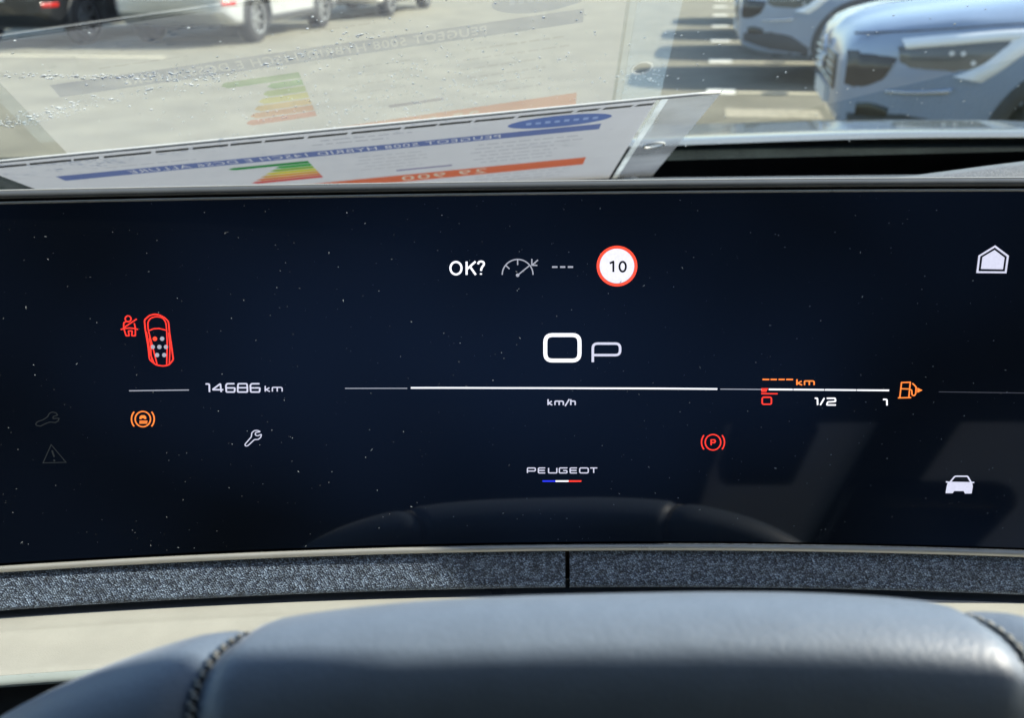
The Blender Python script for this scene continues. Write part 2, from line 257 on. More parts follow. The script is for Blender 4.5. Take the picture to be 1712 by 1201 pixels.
 ('odometer_unit','lav','open',0.503,[[(-106.96,-1.3),(-107.16,-3.85)],[(-105.25,-2.19),(-106.47,-2.8),(-106.6,-2.88),(-106.66,-2.95),(-106.66,-3.03),(-106.61,-3.11),(-106.5,-3.18),(-105.19,-3.91)],[(-104.11,-3.94),(-104.0,-2.49),(-103.97,-2.34),(-103.92,-2.22),(-103.83,-2.14),(-103.71,-2.09),(-103.56,-2.07),(-100.48,-2.17),(-100.38,-2.18),(-100.28,-2.2),(-100.19,-2.24),(-100.11,-2.29),(-100.03,-2.36),(-100.02,-2.36),(-99.95,-2.44),(-99.9,-2.53),(-99.87,-2.62),(-99.85,-2.72),(-99.85,-2.83),(-99.94,-4.07)],[(-101.89,-2.12),(-102.03,-4.0)]]),
 ('brake_assist_icon','orange','closed',0.526,[[(-156.93,-14.6),(-156.92,-13.92),(-157.03,-13.26),(-157.26,-12.65),(-157.61,-12.1),(-158.04,-11.65),(-158.56,-11.31),(-159.14,-11.09),(-159.76,-10.99),(-160.39,-11.03),(-161.01,-11.21),(-161.6,-11.5),(-162.14,-11.91),(-162.59,-12.42),(-162.96,-13.01),(-163.21,-13.66),(-163.35,-14.33),(-163.37,-15.01),(-163.26,-15.67),(-163.03,-16.29),(-162.69,-16.84),(-162.25,-17.29),(-161.74,-17.64),(-161.15,-17.86),(-160.53,-17.96),(-159.9,-17.92),(-159.27,-17.75),(-158.68,-17.45),(-158.15,-17.03),(-157.69,-16.52),(-157.33,-15.93),(-157.07,-15.28)]]),
 ('brake_assist_icon','orange','open',0.549,[[(-156.86,-17.96),(-156.4,-17.39),(-156.02,-16.76),(-155.72,-16.09),(-155.5,-15.39),(-155.38,-14.67),(-155.35,-13.95),(-155.41,-13.24),(-155.56,-12.55),(-155.81,-11.9),(-156.13,-11.3)],[(-163.42,-11.0),(-163.87,-11.56),(-164.25,-12.18),(-164.56,-12.85),(-164.77,-13.55),(-164.9,-14.26),(-164.94,-14.99),(-164.88,-15.7),(-164.73,-16.39),(-164.49,-17.04),(-164.17,-17.64)],[(-161.69,-15.41),(-158.3,-15.56)],[(-161.78,-16.2),(-158.51,-16.34)]]),
 ('brake_assist_icon','orange','fill',0,[[(-161.57,-14.38),(-161.33,-13.3),(-160.63,-12.7),(-159.25,-12.76),(-158.69,-13.41),(-158.69,-14.5),(-159.44,-14.47),(-159.77,-14.05),(-160.4,-14.02),(-160.82,-14.41)]]),
 ('spanner_icon','lav','closed',0.435,[[(-117.6,-27.54),(-117.73,-27.72),(-117.8,-27.91),(-117.83,-28.12),(-117.83,-28.14),(-117.8,-28.34),(-117.71,-28.48),(-117.55,-28.58),(-117.51,-28.59),(-117.32,-28.64),(-117.12,-28.63),(-116.92,-28.58),(-116.81,-28.54),(-116.62,-28.45),(-116.44,-28.34),(-116.27,-28.2),(-113.81,-25.96),(-113.64,-25.84),(-113.46,-25.77),(-113.26,-25.75),(-112.29,-25.79),(-112.09,-25.77),(-111.9,-25.71),(-111.72,-25.6),(-111.03,-25.06),(-110.88,-24.92),(-110.76,-24.74),(-110.67,-24.54),(-110.43,-23.74),(-110.41,-23.57),(-110.48,-23.5),(-110.63,-23.53),(-111.77,-23.97),(-111.97,-24.02),(-112.16,-24.02),(-112.35,-23.96),(-112.8,-23.78),(-112.95,-23.67),(-113.02,-23.53),(-113.01,-23.33),(-112.92,-22.92),(-112.85,-22.73),(-112.73,-22.6),(-112.55,-22.53),(-111.09,-22.24),(-110.95,-22.19),(-110.93,-22.12),(-111.05,-22.02),(-111.6,-21.71),(-111.78,-21.63),(-111.97,-21.58),(-112.18,-21.57),(-112.92,-21.59),(-113.12,-21.62),(-113.31,-21.69),(-113.49,-21.8),(-114.18,-22.34),(-114.33,-22.48),(-114.44,-22.66),(-114.5,-22.87),(-114.76,-24.14),(-114.82,-24.36),(-114.92,-24.55),(-115.05,-24.72)]]),
 ('spanner_key','faint','closed',0.389,[[(-204.59,-14.93),(-204.64,-14.76),(-204.62,-14.59),(-204.52,-14.42),(-204.07,-13.88),(-203.92,-13.73),(-203.75,-13.62),(-203.56,-13.54),(-201.85,-13.02),(-201.65,-12.96),(-201.47,-12.88),(-201.28,-12.78),(-199.7,-11.85),(-199.53,-11.73),(-199.38,-11.58),(-199.25,-11.41),(-198.65,-10.4),(-198.52,-10.23),(-198.37,-10.1),(-198.19,-10.0),(-197.46,-9.7),(-197.27,-9.65),(-197.09,-9.63),(-196.9,-9.66),(-196.04,-9.9),(-195.87,-9.97),(-195.73,-10.09),(-195.62,-10.24),(-195.31,-10.82),(-195.26,-10.98),(-195.31,-11.09),(-195.46,-11.16),(-196.78,-11.51),(-196.96,-11.59),(-197.08,-11.72),(-197.16,-11.91),(-197.25,-12.23),(-197.26,-12.41),(-197.19,-12.51),(-197.03,-12.54),(-195.04,-12.52),(-194.89,-12.55),(-194.83,-12.65),(-194.88,-12.81),(-195.12,-13.35),(-195.23,-13.53),(-195.37,-13.69),(-195.54,-13.81),(-196.32,-14.25),(-196.5,-14.33),(-196.69,-14.36),(-196.88,-14.35),(-198.47,-14.07),(-198.66,-14.05),(-198.85,-14.07),(-199.05,-14.12),(-200.26,-14.51),(-200.46,-14.58),(-200.65,-14.66),(-200.84,-14.74),(-202.63,-15.58),(-202.82,-15.65),(-203.01,-15.67),(-203.2,-15.64),(-204.06,-15.44),(-204.23,-15.37),(-204.37,-15.26),(-204.49,-15.11)]]),
 ('warning_key','faint','closed',0.389,[[(-199.65,-24.34),(-194.55,-32.76),(-204.1,-32.51)]]),
 ('warning_key','faint','open',0.687,[[(-199.63,-26.95),(-199.12,-30.02)],[(-199.38,-31.25),(-199.24,-32.09)]]),
 ('confirm_text','white','closed',0.847,[[(-20.82,48.64),(-20.85,49.19),(-20.99,49.73),(-21.22,50.21),(-21.54,50.63),(-21.93,50.96),(-22.37,51.19),(-22.85,51.32),(-23.34,51.32),(-23.82,51.22),(-24.28,51.0),(-24.69,50.68),(-25.03,50.27),(-25.29,49.79),(-25.45,49.26),(-25.52,48.71),(-25.48,48.16),(-25.35,47.62),(-25.11,47.14),(-24.8,46.72),(-24.41,46.38),(-23.96,46.15),(-23.49,46.03),(-22.99,46.02),(-22.51,46.13),(-22.05,46.35),(-21.65,46.67),(-21.31,47.08),(-21.05,47.56),(-20.88,48.09)]]),
 ('confirm_text','white','open',0.847,[[(-18.62,51.44),(-18.76,45.77)],[(-14.87,51.38),(-18.47,48.26)],[(-17.27,49.27),(-14.88,45.71)],[(-13.83,50.24),(-13.68,50.7),(-13.61,50.86),(-13.51,51.0),(-13.4,51.12),(-13.26,51.21),(-13.09,51.28),(-13.02,51.3),(-12.82,51.35),(-12.62,51.37),(-12.42,51.37),(-12.23,51.34),(-12.03,51.28),(-11.9,51.23),(-11.72,51.14),(-11.58,51.03),(-11.47,50.89),(-11.4,50.72),(-11.36,50.52),(-11.36,50.5),(-11.36,50.29),(-11.39,50.1),(-11.45,49.91),(-11.54,49.73),(-11.66,49.57),(-11.94,49.23),(-12.09,49.03),(-12.22,48.82),(-12.33,48.59),(-12.42,48.36),(-12.49,48.12),(-12.66,47.38)],[(-12.68,46.36),(-12.69,45.73)]]),
 ('cruise_icon','grey','open',0.503,[[(9.34,45.38),(9.3,46.12),(9.19,46.85),(8.99,47.56),(8.71,48.25),(8.36,48.9),(7.95,49.51),(7.46,50.06),(6.92,50.56),(6.33,50.99),(5.7,51.36),(5.03,51.65),(4.33,51.86),(3.61,51.99),(2.89,52.04),(2.16,52.01),(1.44,51.9),(0.74,51.7),(0.06,51.43),(-0.58,51.08),(-1.18,50.66),(-1.73,50.18),(-2.22,49.64),(-2.65,49.04),(-3.02,48.4),(-3.31,47.72),(-3.52,47.02),(-3.65,46.29),(-3.7,45.55)],[(2.82,45.29),(7.74,49.26)],[(2.88,51.82),(2.86,49.67)],[(-2.19,49.62),(-0.58,48.01)],[(11.45,51.71),(9.03,49.59)],[(8.88,52.19),(8.86,49.48),(11.16,49.39)]]),
 ('cruise_icon','grey','fill',0,[[(3.55,45.28),(3.48,45.6),(3.28,45.86),(2.99,46.01),(2.66,46.02),(2.37,45.88),(2.16,45.62),(2.09,45.3),(2.16,44.98),(2.36,44.72),(2.65,44.57),(2.97,44.57),(3.27,44.71),(3.47,44.96)]]),
 ('limit_dashes','grey','open',0.732,[[(17.41,48.62),(19.69,48.6)],[(20.8,48.59),(22.95,48.56)],[(24.06,48.55),(26.26,48.52)]]),
 ('speed_limit_ring','redor','closed',1.144,[[(52.78,48.67),(52.68,49.73),(52.46,50.77),(52.1,51.77),(51.62,52.72),(51.02,53.6),(50.32,54.39),(49.52,55.09),(48.64,55.68),(47.7,56.16),(46.71,56.5),(45.68,56.72),(44.64,56.8),(43.61,56.74),(42.59,56.54),(41.61,56.22),(40.68,55.76),(39.82,55.19),(39.05,54.5),(38.37,53.72),(37.8,52.85),(37.36,51.91),(37.03,50.91),(36.84,49.88),(36.79,48.82),(36.87,47.76),(37.08,46.72),(37.43,45.71),(37.91,44.75),(38.5,43.86),(39.21,43.05),(40.01,42.34),(40.89,41.74),(41.84,41.26),(42.84,40.9),(43.88,40.69),(44.93,40.61),(45.97,40.67),(47.0,40.87),(47.99,41.2),(48.92,41.67),(49.78,42.25),(50.56,42.95),(51.23,43.74),(51.8,44.62),(52.24,45.57),(52.55,46.58),(52.73,47.62)]]),
 ('speed_limit_disc','disc','fill',0,[[(52.1,48.68),(52.01,49.64),(51.8,50.59),(51.48,51.51),(51.04,52.38),(50.49,53.18),(49.85,53.91),(49.12,54.55),(48.31,55.1),(47.45,55.53),(46.54,55.85),(45.61,56.04),(44.66,56.11),(43.71,56.06),(42.78,55.88),(41.88,55.58),(41.03,55.17),(40.24,54.64),(39.54,54.01),(38.92,53.3),(38.4,52.5),(37.99,51.64),(37.69,50.73),(37.52,49.78),(37.47,48.81),(37.54,47.85),(37.74,46.89),(38.06,45.97),(38.5,45.09),(39.04,44.28),(39.68,43.54),(40.42,42.89),(41.22,42.34),(42.09,41.9),(43.01,41.57),(43.95,41.38),(44.91,41.3),(45.87,41.36),(46.81,41.54),(47.72,41.85),(48.57,42.27),(49.36,42.81),(50.06,43.44),(50.68,44.17),(51.2,44.98),(51.6,45.84),(51.89,46.76),(52.05,47.71)]]),
 ('speed_limit_number','black','open',0.87,[[(41.69,49.96),(43.08,50.63),(43.12,50.64),(43.15,50.64),(43.18,50.63),(43.19,50.6),(43.19,50.55),(43.27,46.26)]]),
 ('speed_limit_number','black','closed',0.87,[[(48.49,48.48),(48.44,48.98),(48.32,49.46),(48.13,49.87),(47.88,50.21),(47.59,50.45),(47.27,50.57),(46.95,50.57),(46.63,50.46),(46.35,50.23),(46.12,49.89),(45.94,49.48),(45.83,49.01),(45.8,48.51),(45.85,48.0),(45.98,47.53),(46.17,47.11),(46.42,46.77),(46.71,46.53),(47.03,46.41),(47.35,46.41),(47.66,46.53),(47.94,46.76),(48.18,47.09),(48.36,47.51),(48.46,47.98)]]),
 ('brand_name_ring','lav','closed',0.503,[[(29.72,-43.29),(29.74,-43.03),(29.82,-42.83),(29.96,-42.69),(30.14,-42.6),(30.38,-42.58),(32.88,-42.6),(33.12,-42.63),(33.3,-42.72),(33.44,-42.86),(33.52,-43.06),(33.55,-43.32),(33.56,-44.28),(33.53,-44.53),(33.46,-44.73),(33.32,-44.88),(33.14,-44.96),(32.9,-44.99),(30.4,-44.96),(30.16,-44.93),(29.97,-44.85),(29.84,-44.7),(29.75,-44.5),(29.73,-44.24)]]),
 ('brand_name','lav','open',0.503,[[(6.31,-44.68),(6.33,-42.81),(6.35,-42.63),(6.41,-42.48),(6.5,-42.38),(6.64,-42.32),(6.81,-42.3),(9.36,-42.34),(9.53,-42.36),(9.66,-42.42),(9.76,-42.53),(9.82,-42.67),(9.84,-42.86),(9.83,-43.31),(9.81,-43.49),(9.75,-43.64),(9.66,-43.74),(9.52,-43.8),(9.35,-43.82),(6.32,-43.77)],[(14.26,-42.4),(11.71,-42.37),(11.54,-42.39),(11.41,-42.45),(11.31,-42.55),(11.25,-42.69),(11.23,-42.88),(11.22,-44.23),(11.24,-44.42),(11.3,-44.56),(11.4,-44.67),(11.53,-44.73),(11.7,-44.76),(14.25,-44.79)],[(11.23,-43.55),(14.1,-43.59)],[(15.79,-42.42),(15.78,-44.29),(15.8,-44.48),(15.86,-44.62),(15.96,-44.73),(16.09,-44.79),(16.27,-44.81),(19.0,-44.85),(19.18,-44.83),(19.31,-44.77),(19.41,-44.66),(19.47,-44.52),(19.48,-44.33),(19.48,-42.46)],[(24.04,-42.63),(24.04,-42.57),(24.03,-42.55),(24.03,-42.54),(24.02,-42.52),(24.0,-42.52),(23.98,-42.51),(21.09,-42.48),(20.92,-42.5),(20.78,-42.56),(20.69,-42.66),(20.63,-42.81),(20.61,-42.99),(20.61,-44.35),(20.63,-44.53),(20.69,-44.68),(20.79,-44.78),(20.92,-44.85),(21.09,-44.87),(23.56,-44.9),(23.74,-44.88),(23.87,-44.82),(23.97,-44.71),(24.03,-44.57),(24.04,-44.38),(24.04,-44.27),(24.02,-44.09),(23.96,-43.94),(23.87,-43.84),(23.73,-43.77),(23.56,-43.75),(22.33,-43.74)],[(28.46,-42.56),(25.91,-42.53),(25.74,-42.55),(25.6,-42.61),(25.51,-42.72),(25.45,-42.86),(25.43,-43.05),(25.44,-44.4),(25.46,-44.58),(25.52,-44.73),(25.61,-44.83),(25.75,-44.9),(25.92,-44.92),(28.47,-44.95)],[(25.43,-43.72),(28.31,-43.75)],[(34.4,-42.61),(37.56,-42.64)],[(35.98,-42.63),(36.01,-45.01)]]),
 ('flag_stripe','blue','open',0.732,[[(13.06,-48.73),(18.9,-48.8)]]),
 ('flag_stripe','white','open',0.732,[[(18.9,-48.8),(24.76,-48.86)]]),
 ('flag_stripe','red','open',0.732,[[(24.76,-48.86),(30.49,-48.92)]]),
]
# ------------------------------------------------------------------ materials
M = {}
M['ground'] = mat('car_park_tarmac', (0.215, 0.203, 0.150), 0.9, var=0.22, vscale=1.7, bump=0.5, bscale=60)
M['line'] = mat('road_paint', (0.72, 0.66, 0.48), 0.8, var=0.10, vscale=9)
M['marker'] = mat('marker_paint', (0.88, 0.85, 0.72), 0.7, var=0.05, vscale=9)
M['seam'] = mat('grey_seam', (0.48, 0.48, 0.47), 0.8, var=0.4, vscale=120)
M['soft_black'] = mat('soft_black_plastic', (0.022, 0.024, 0.026), 0.55, var=0.15, vscale=60, bump=0.25, bscale=1400)
M['dash'] = mat('grained_dashboard', (0.075, 0.078, 0.082), 0.6, var=0.12, vscale=25, bump=0.5, bscale=1100)
M['bezel'] = mat('satin_grey_bezel', (0.10, 0.105, 0.11), 0.33, spec=0.5, var=0.08, vscale=60)
M['silver'] = mat('brushed_silver', (0.62, 0.62, 0.60), 0.28, metal=1.0, var=0.06, vscale=80)
M['pale_trim'] = mat('pale_satin_trim', (0.50, 0.49, 0.46), 0.3, metal=0.3, var=0.05, vscale=80)
M['gloss_black'] = mat('gloss_black', (0.006, 0.006, 0.007), 0.12, var=0.1, vscale=30)
M['blue_trim'] = mat('satin_trim', (0.05, 0.058, 0.075), 0.30, var=0.1, vscale=40)
M['cream'] = mat('cream_lower_panel', (0.45, 0.44, 0.40), 0.5, var=0.08, vscale=30, bump=0.22, bscale=1600)
M['pale_edge'] = mat('pale_edge_trim', (0.42, 0.47, 0.46), 0.3, var=0.05, vscale=40)
M['leather'] = mat('charcoal_leather', (0.122, 0.160, 0.210), 0.46, spec=0.55, var=0.06, vscale=120, bump=0.12, bscale=700)
_p = M['leather'].node_tree.nodes['Principled BSDF']
_p.inputs['Sheen Weight'].default_value = 0.25; _p.inputs['Sheen Roughness'].default_value = 0.35; _p.inputs['Sheen Tint'].default_value = (.82, .90, 1, 1)
M['thread'] = mat('grey_thread', (0.26, 0.27, 0.26), 0.7, var=0.2, vscale=500)
M['grille'] = mat('speaker_mesh', (0.20, 0.20, 0.195), 0.5, var=0.5, vscale=900, bump=0.6, bscale=900)
M['roof'] = mat('roof_fabric', (0.03, 0.03, 0.032), 0.9, var=0.1, vscale=60)
M['door'] = mat('door_card', (0.05, 0.05, 0.05), 0.7, var=0.1, vscale=20)
M['seat_dark'] = mat('dark_seat_cloth', (0.018, 0.022, 0.034), 0.85, var=0.15, vscale=30)
M['seat_tan'] = mat('taupe_seat_cloth', (0.62, 0.54, 0.43), 0.85, var=0.15, vscale=30, bump=0.3, bscale=300)
M['rubber'] = mat('tyre_rubber', (0.016, 0.016, 0.017), 0.8, var=0.15, vscale=30)
M['alloy'] = mat('alloy_wheel', (0.42, 0.43, 0.44), 0.35, metal=0.8, var=0.08, vscale=20)
M['clad'] = mat('grey_cladding', (0.05, 0.052, 0.054), 0.65, var=0.15, vscale=15)
M['chrome'] = mat('chrome', (0.75, 0.76, 0.77), 0.15, metal=1.0, var=0.03, vscale=30)
M['lens'] = mat('headlamp_lens', (0.07, 0.085, 0.085), 0.12, coat=1.0, var=0.2, vscale=12)
M['drl'] = mat('pale_lamp_strip', (0.98, 1.0, 1.0), 0.3, coat=0.5, var=0.05, vscale=12)
M['red_lamp'] = mat('red_lamp', (0.45, 0.02, 0.015), 0.2, coat=0.8, var=0.1, vscale=14)
M['car_glass'] = mat('tinted_glass', (0.012, 0.016, 0.018), 0.05, coat=0.5, var=0.05, vscale=5)
M['white_plastic'] = mat('white_plastic', (0.80, 0.80, 0.78), 0.4, var=0.04, vscale=60)
M['dust'] = mat('dust_grey', (0.45, 0.47, 0.49), 0.9, var=0.35, vscale=300)
M['cowl'] = mat('cowl_plastic', (0.020, 0.026, 0.024), 0.95, spec=0.08, var=0.4, vscale=18, bump=0.3, bscale=200)
def paint(name, col, metal=0.35):
    return mat(name, col, 0.35, metal=metal, coat=1.0, var=0.05, vscale=4)

def glass_mat(name, tint, gain, ior=1.5, haze=0.0, hazecol=(0.8, 0.8, 0.8)):
    m = bpy.data.materials.new(name)
    m.use_nodes = True
    nt = m.node_tree
    nt.nodes.remove(nt.nodes['Principled BSDF'])
    out = nt.nodes['Material Output']
    tr = nt.nodes.new('ShaderNodeBsdfTransparent'); tr.inputs['Color'].default_value = (*tint, 1)
    gl = nt.nodes.new('ShaderNodeBsdfGlossy'); gl.inputs['Roughness'].default_value = 0.0
    fr = nt.nodes.new('ShaderNodeFresnel'); fr.inputs['IOR'].default_value = ior
    mu = nt.nodes.new('ShaderNodeMath'); mu.operation = 'MULTIPLY'; mu.use_clamp = True; mu.inputs[1].default_value = gain
    mx = nt.nodes.new('ShaderNodeMixShader')
    nt.links.new(fr.outputs['Fac'], mu.inputs[0])
    nt.links.new(mu.outputs[0], mx.inputs['Fac'])
    nt.links.new(tr.outputs[0], mx.inputs[1]); nt.links.new(gl.outputs[0], mx.inputs[2])
    last = mx
    if haze:
        df = nt.nodes.new('ShaderNodeBsdfDiffuse'); df.inputs['Color'].default_value = (*hazecol, 1)
        tl = nt.nodes.new('ShaderNodeBsdfTranslucent'); tl.inputs['Color'].default_value = (*hazecol, 1)
        ad = nt.nodes.new('ShaderNodeMixShader'); ad.inputs['Fac'].default_value = 0.5
        nt.links.new(df.outputs[0], ad.inputs[1]); nt.links.new(tl.outputs[0], ad.inputs[2])
        tc = nt.nodes.new('ShaderNodeTexCoord')
        n = nt.nodes.new('ShaderNodeTexNoise'); n.inputs['Scale'].default_value = 14; n.inputs['Detail'].default_value = 7
        nt.links.new(tc.outputs['Object'], n.inputs['Vector'])
        mr = nt.nodes.new('ShaderNodeMapRange')
        mr.inputs['From Min'].default_value = 0.3; mr.inputs['From Max'].default_value = 0.75
        mr.inputs['To Min'].default_value = haze * 0.4; mr.inputs['To Max'].default_value = haze * 1.6
        nt.links.new(n.outputs['Fac'], mr.inputs['Value'])
        m2 = nt.nodes.new('ShaderNodeMixShader')
        nt.links.new(mr.outputs['Result'], m2.inputs['Fac'])
        nt.links.new(mx.outputs[0], m2.inputs[1]); nt.links.new(ad.outputs[0], m2.inputs[2])
        last = m2
    nt.links.new(last.outputs[0], out.inputs['Surface'])
    return m

def paper_mat(name, col, trans=0.5, print_lines=False):
    m = bpy.data.materials.new(name)
    m.use_nodes = True
    nt = m.node_tree
    nt.nodes.remove(nt.nodes['Principled BSDF'])
    out = nt.nodes['Material Output']
    df = nt.nodes.new('ShaderNodeBsdfDiffuse'); tl = nt.nodes.new('ShaderNodeBsdfTranslucent')
    mx = nt.nodes.new('ShaderNodeMixShader'); mx.inputs['Fac'].default_value = trans
    nt.links.new(df.outputs[0], mx.inputs[1]); nt.links.new(tl.outputs[0], mx.inputs[2])
    nt.links.new(mx.outputs[0], out.inputs['Surface'])
    tc = nt.nodes.new('ShaderNodeTexCoord')
    n = nt.nodes.new('ShaderNodeTexNoise'); n.inputs['Scale'].default_value = 40
    nt.links.new(tc.outputs['Object'], n.inputs['Vector'])
    mr = nt.nodes.new('ShaderNodeMapRange'); mr.inputs['To Min'].default_value = 0.94; mr.inputs['To Max'].default_value = 1.04
    nt.links.new(n.outputs['Fac'], mr.inputs['Value'])
    sc = nt.nodes.new('ShaderNodeVectorMath'); sc.operation = 'SCALE'; sc.inputs[0].default_value = col
    nt.links.new(mr.outputs['Result'], sc.inputs['Scale'])
    for b in (df, tl): nt.links.new(sc.outputs['Vector'], b.inputs['Color'])
    return m

# ------------------------------------------------------------------ car park outside
BAY = Vector((0.980, -0.198, 0)); ROW = Vector((0.198, 0.980, 0))     # along a parking bay / along the row of bays
gs = 300
verts = [(-gs, -gs, 0), (gs, -gs, 0), (gs, gs, 0), (-gs, gs, 0)]
ground = mesh('car_park_ground', verts, [(0, 1, 2, 3)], M['ground'])
ground['kind'] = 'structure'; ground['label'] = 'sunlit beige tarmac of the car park beyond the windscreen'

def ground_strip(name, a, d, length, width, z=0.004):
    a = Vector((a[0], a[1], z)); d = Vector(d); s = Vector((-d.y, d.x, 0)) * width / 2
    n = 12
    v = []
    for i in range(n + 1):
        p = a + d * (length * i / n)
        k = 1 + random.uniform(-0.06, 0.06)
        v += [p + s * k, p - s * k]
    return mesh(name, v, grid_faces(n + 1, 2), M['line'], ground)
MARK0 = Vector((1.95, 9.10, 0))
for k in range(-1, 7):
    p = MARK0 + ROW * (2.45 * k)
    ground_strip('bay_line', p + BAY * 0.14, BAY, 4.6, 0.11)
    ground_strip('bay_marker', p - BAY * 0.13, BAY, 0.26, 0.34, 0.008).data.materials[0] = M['marker']
for k in range(0, 5):                               # worn bay lines of the row opposite
    p = Vector((-4.3, 12.6, 0)) + ROW * (2.45 * k)
    ground_strip('bay_line', p, -BAY, 4.6, 0.11)
patch = ground_strip('worn_arrow', Vector((1.75, 7.95, 0)), BAY, 0.75, 0.42)
patch.data.materials[0] = mat('worn_paint', (0.40, 0.365, 0.265), 0.85, var=0.35, vscale=14)

# ------------------------------------------------------------------ parked cars
S_TOP = ([0, .03, .08, .16, .30, .60, 1.0, 1.25, 1.6, 1.95, 2.3, 3.0, 3.6, 3.95, 4.2, 4.36, 4.44, 4.5],
         [.76, .83, .88, .915, .95, .995, 1.04, 1.10, 1.34, 1.53, 1.60, 1.61, 1.57, 1.46, 1.22, 1.05, .97, .72])
S_W = ([0, .03, .08, .16, .30, .50, .80, 1.2, 3.6, 4.1, 4.35, 4.46, 4.5], [.58, .66, .725, .78, .845, .89, .915, .925, .925, .90, .85, .79, .70])
S_BOT = ([0, .06, .2, .5, 1.0, 3.6, 4.2, 4.5], [.44, .34, .29, .25, .22, .22, .27, .45])
def ring(s):
    w, zt, zb = interp(s, *S_W), interp(s, *S_TOP), interp(s, *S_BOT)
    zs = min(0.93 + 0.03 * s / 4.5, zt - 0.05)
    g = sstep(0.10, 0.40, zt - zs)
    L = lambda a, b: a + (b - a) * g
    h = zs - zb
    dz = zt - zs
    return [(0, zb), (.80 * w, zb), (.955 * w, zb + .05 * h), (.985 * w, zb + .16 * h), (.99 * w, zb + .33 * h), (1.0 * w, zb + .52 * h),
            (1.005 * w, zb + .68 * h), (1.0 * w, zb + .82 * h), (.982 * w, zb + .93 * h), (.955 * w, zs),
            (L(.90, .925) * w, zs + L(.35, .06) * dz), (L(.82, .86) * w, zs + L(.60, .40) * dz), (L(.70, .78) * w, zs + L(.78, .74) * dz),
            (L(.52, .70) * w, zs + L(.90, .93) * dz), (L(.28, .50) * w, zs + L(.97, .985) * dz), (0, zt + .012)]
def side_y(s, z):
    r = ring(s)[2:10]
    return interp(z, [q[1] for q in r], [q[0] for q in r])
def smooth_ring(s):
    r = ring(s)
    out = catmull([(q[0], q[1], 0) for q in r], 3)
    return [(p.x, p.y) for p in out]
NS = [0, .015, .03, .055, .08, .12, .16, .22] + [round(.28 + .06 * i, 3) for i in range(69)] + [4.40, 4.44, 4.47, 4.49, 4.5]

def car_body_meshes():
    """one shared body: painted shell and glazed part"""
    rings = [smooth_ring(s) for s in NS]
    m = len(rings[0])
    V = []
    for s, r in zip(NS, rings):
        for y, z in r: V.append((s, -y, z))
        for y, z in r[-2:0:-1]: V.append((s, y, z))
    n = 2 * m - 2
    fb, fg = [], []
    for i in range(len(NS) - 1):
        for j in range(n):
            k = (j + 1) % n
            f = (i * n + j, i * n + k, (i + 1) * n + k, (i + 1) * n + j)
            c = sum((Vector(V[q]) for q in f), Vector()) / 4
            inside = False
            for sw in (01.12, 3.62):
                if (c.x - sw) ** 2 + (c.z - .34) ** 2 < .395 ** 2 and abs(c.y) > .60 and c.z < .80: inside = True
            if inside: continue
            zt = interp(c.x, *S_TOP)
            gl = 1.25 < c.x < 4.15 and c.z > 1.00 and (c.z < zt - .085 or (1.27 < c.x < 1.93 and abs(c.y) < .66) or (3.85 < c.x and abs(c.y) < .62))
            if gl and abs(c.y) > .55 and any(abs(c.x - q) < .035 for q in (2.62, 3.45)): gl = False
            (fg if gl else fb).append(f)
    fb.append(tuple(range(n))[::-1])
    fb.append(tuple(range((len(NS) - 1) * n, len(NS) * n)))
    return V, fb, fg
CV, CFB, CFG = car_body_meshes()

def side_strip(up, lo, off, m, sgn, n=14):
    """a patch lying on the flank between two (s, z) polylines"""
    U, Lw = catmull([(a, b, 0) for a, b in up], n), catmull([(a, b, 0) for a, b in lo], n)
    k = 5
    V = []
    for a, b in zip(U, Lw):
        for j in range(k):
            p = a.lerp(b, j / (k - 1))
            e = off if 0 < j < k - 1 else -0.004
            V.append((p.x - off * .5, sgn * (side_y(p.x, p.y) + e), p.y))
    f = grid_faces(len(U), k)
    return V, f

def add_wheel(root, sw, sgn, spokes=7):
    y = sgn * .80
    prof = [(.20, .10), (.30, .105), (.332, .09), (.34, .05), (.34, -.05), (.332, -.09), (.30, -.105), (.20, -.10)]
    seg = 36
    V = []
    for i in range(seg):
        a = 2 * pi * i / seg
        for r, d in prof: V.append((sw + r * cos(a), y + d, .34 + r * sin(a)))
    V2 = V + V[:len(prof)]
    t = mesh('wheel', V2, grid_faces(seg + 1, len(prof)), M['rubber'], root, True)
    V, F = [], []
    prof = [(.0, .03), (.06, .045), (.075, .03), (.0, -.02)]
    def lathe(pr):
        b = len(V)
        for i in range(seg + 1):
            a = 2 * pi * i / seg
            for r, d in pr: V.append((sw + r * cos(a), y + sgn * (d + .02), .34 + r * sin(a)))
        for f in grid_faces(seg + 1, len(pr)): F.append(tuple(q + b for q in f))
    lathe([(.0, .05), (.05, .05), (.065, .03)]); lathe([(.195, .085), (.218, .088), (.225, .06)])
    for k in range(spokes):
        a = 2 * pi * k / spokes
        for da in (-.11, .11):
            b = len(V)
            for rr_, wd in ((.045, .018), (.21, .014)):
                for sd in (-1, 1):
                    for dp in (.075, .045):
                        c = (a + da * (rr_ / .21), rr_)
                        V.append((sw + c[1] * cos(c[0]) - sd * wd * sin(a), y + sgn * (dp if rr_ > .1 else dp), .34 + c[1] * sin(c[0]) + sd * wd * cos(a)))
            F += [(b, b + 2, b + 6, b + 4), (b + 1, b + 5, b + 7, b + 3), (b, b + 4, b + 5, b + 1), (b + 2, b + 3, b + 7, b + 6)]
    mesh('rim', V, F, M['alloy'], t)

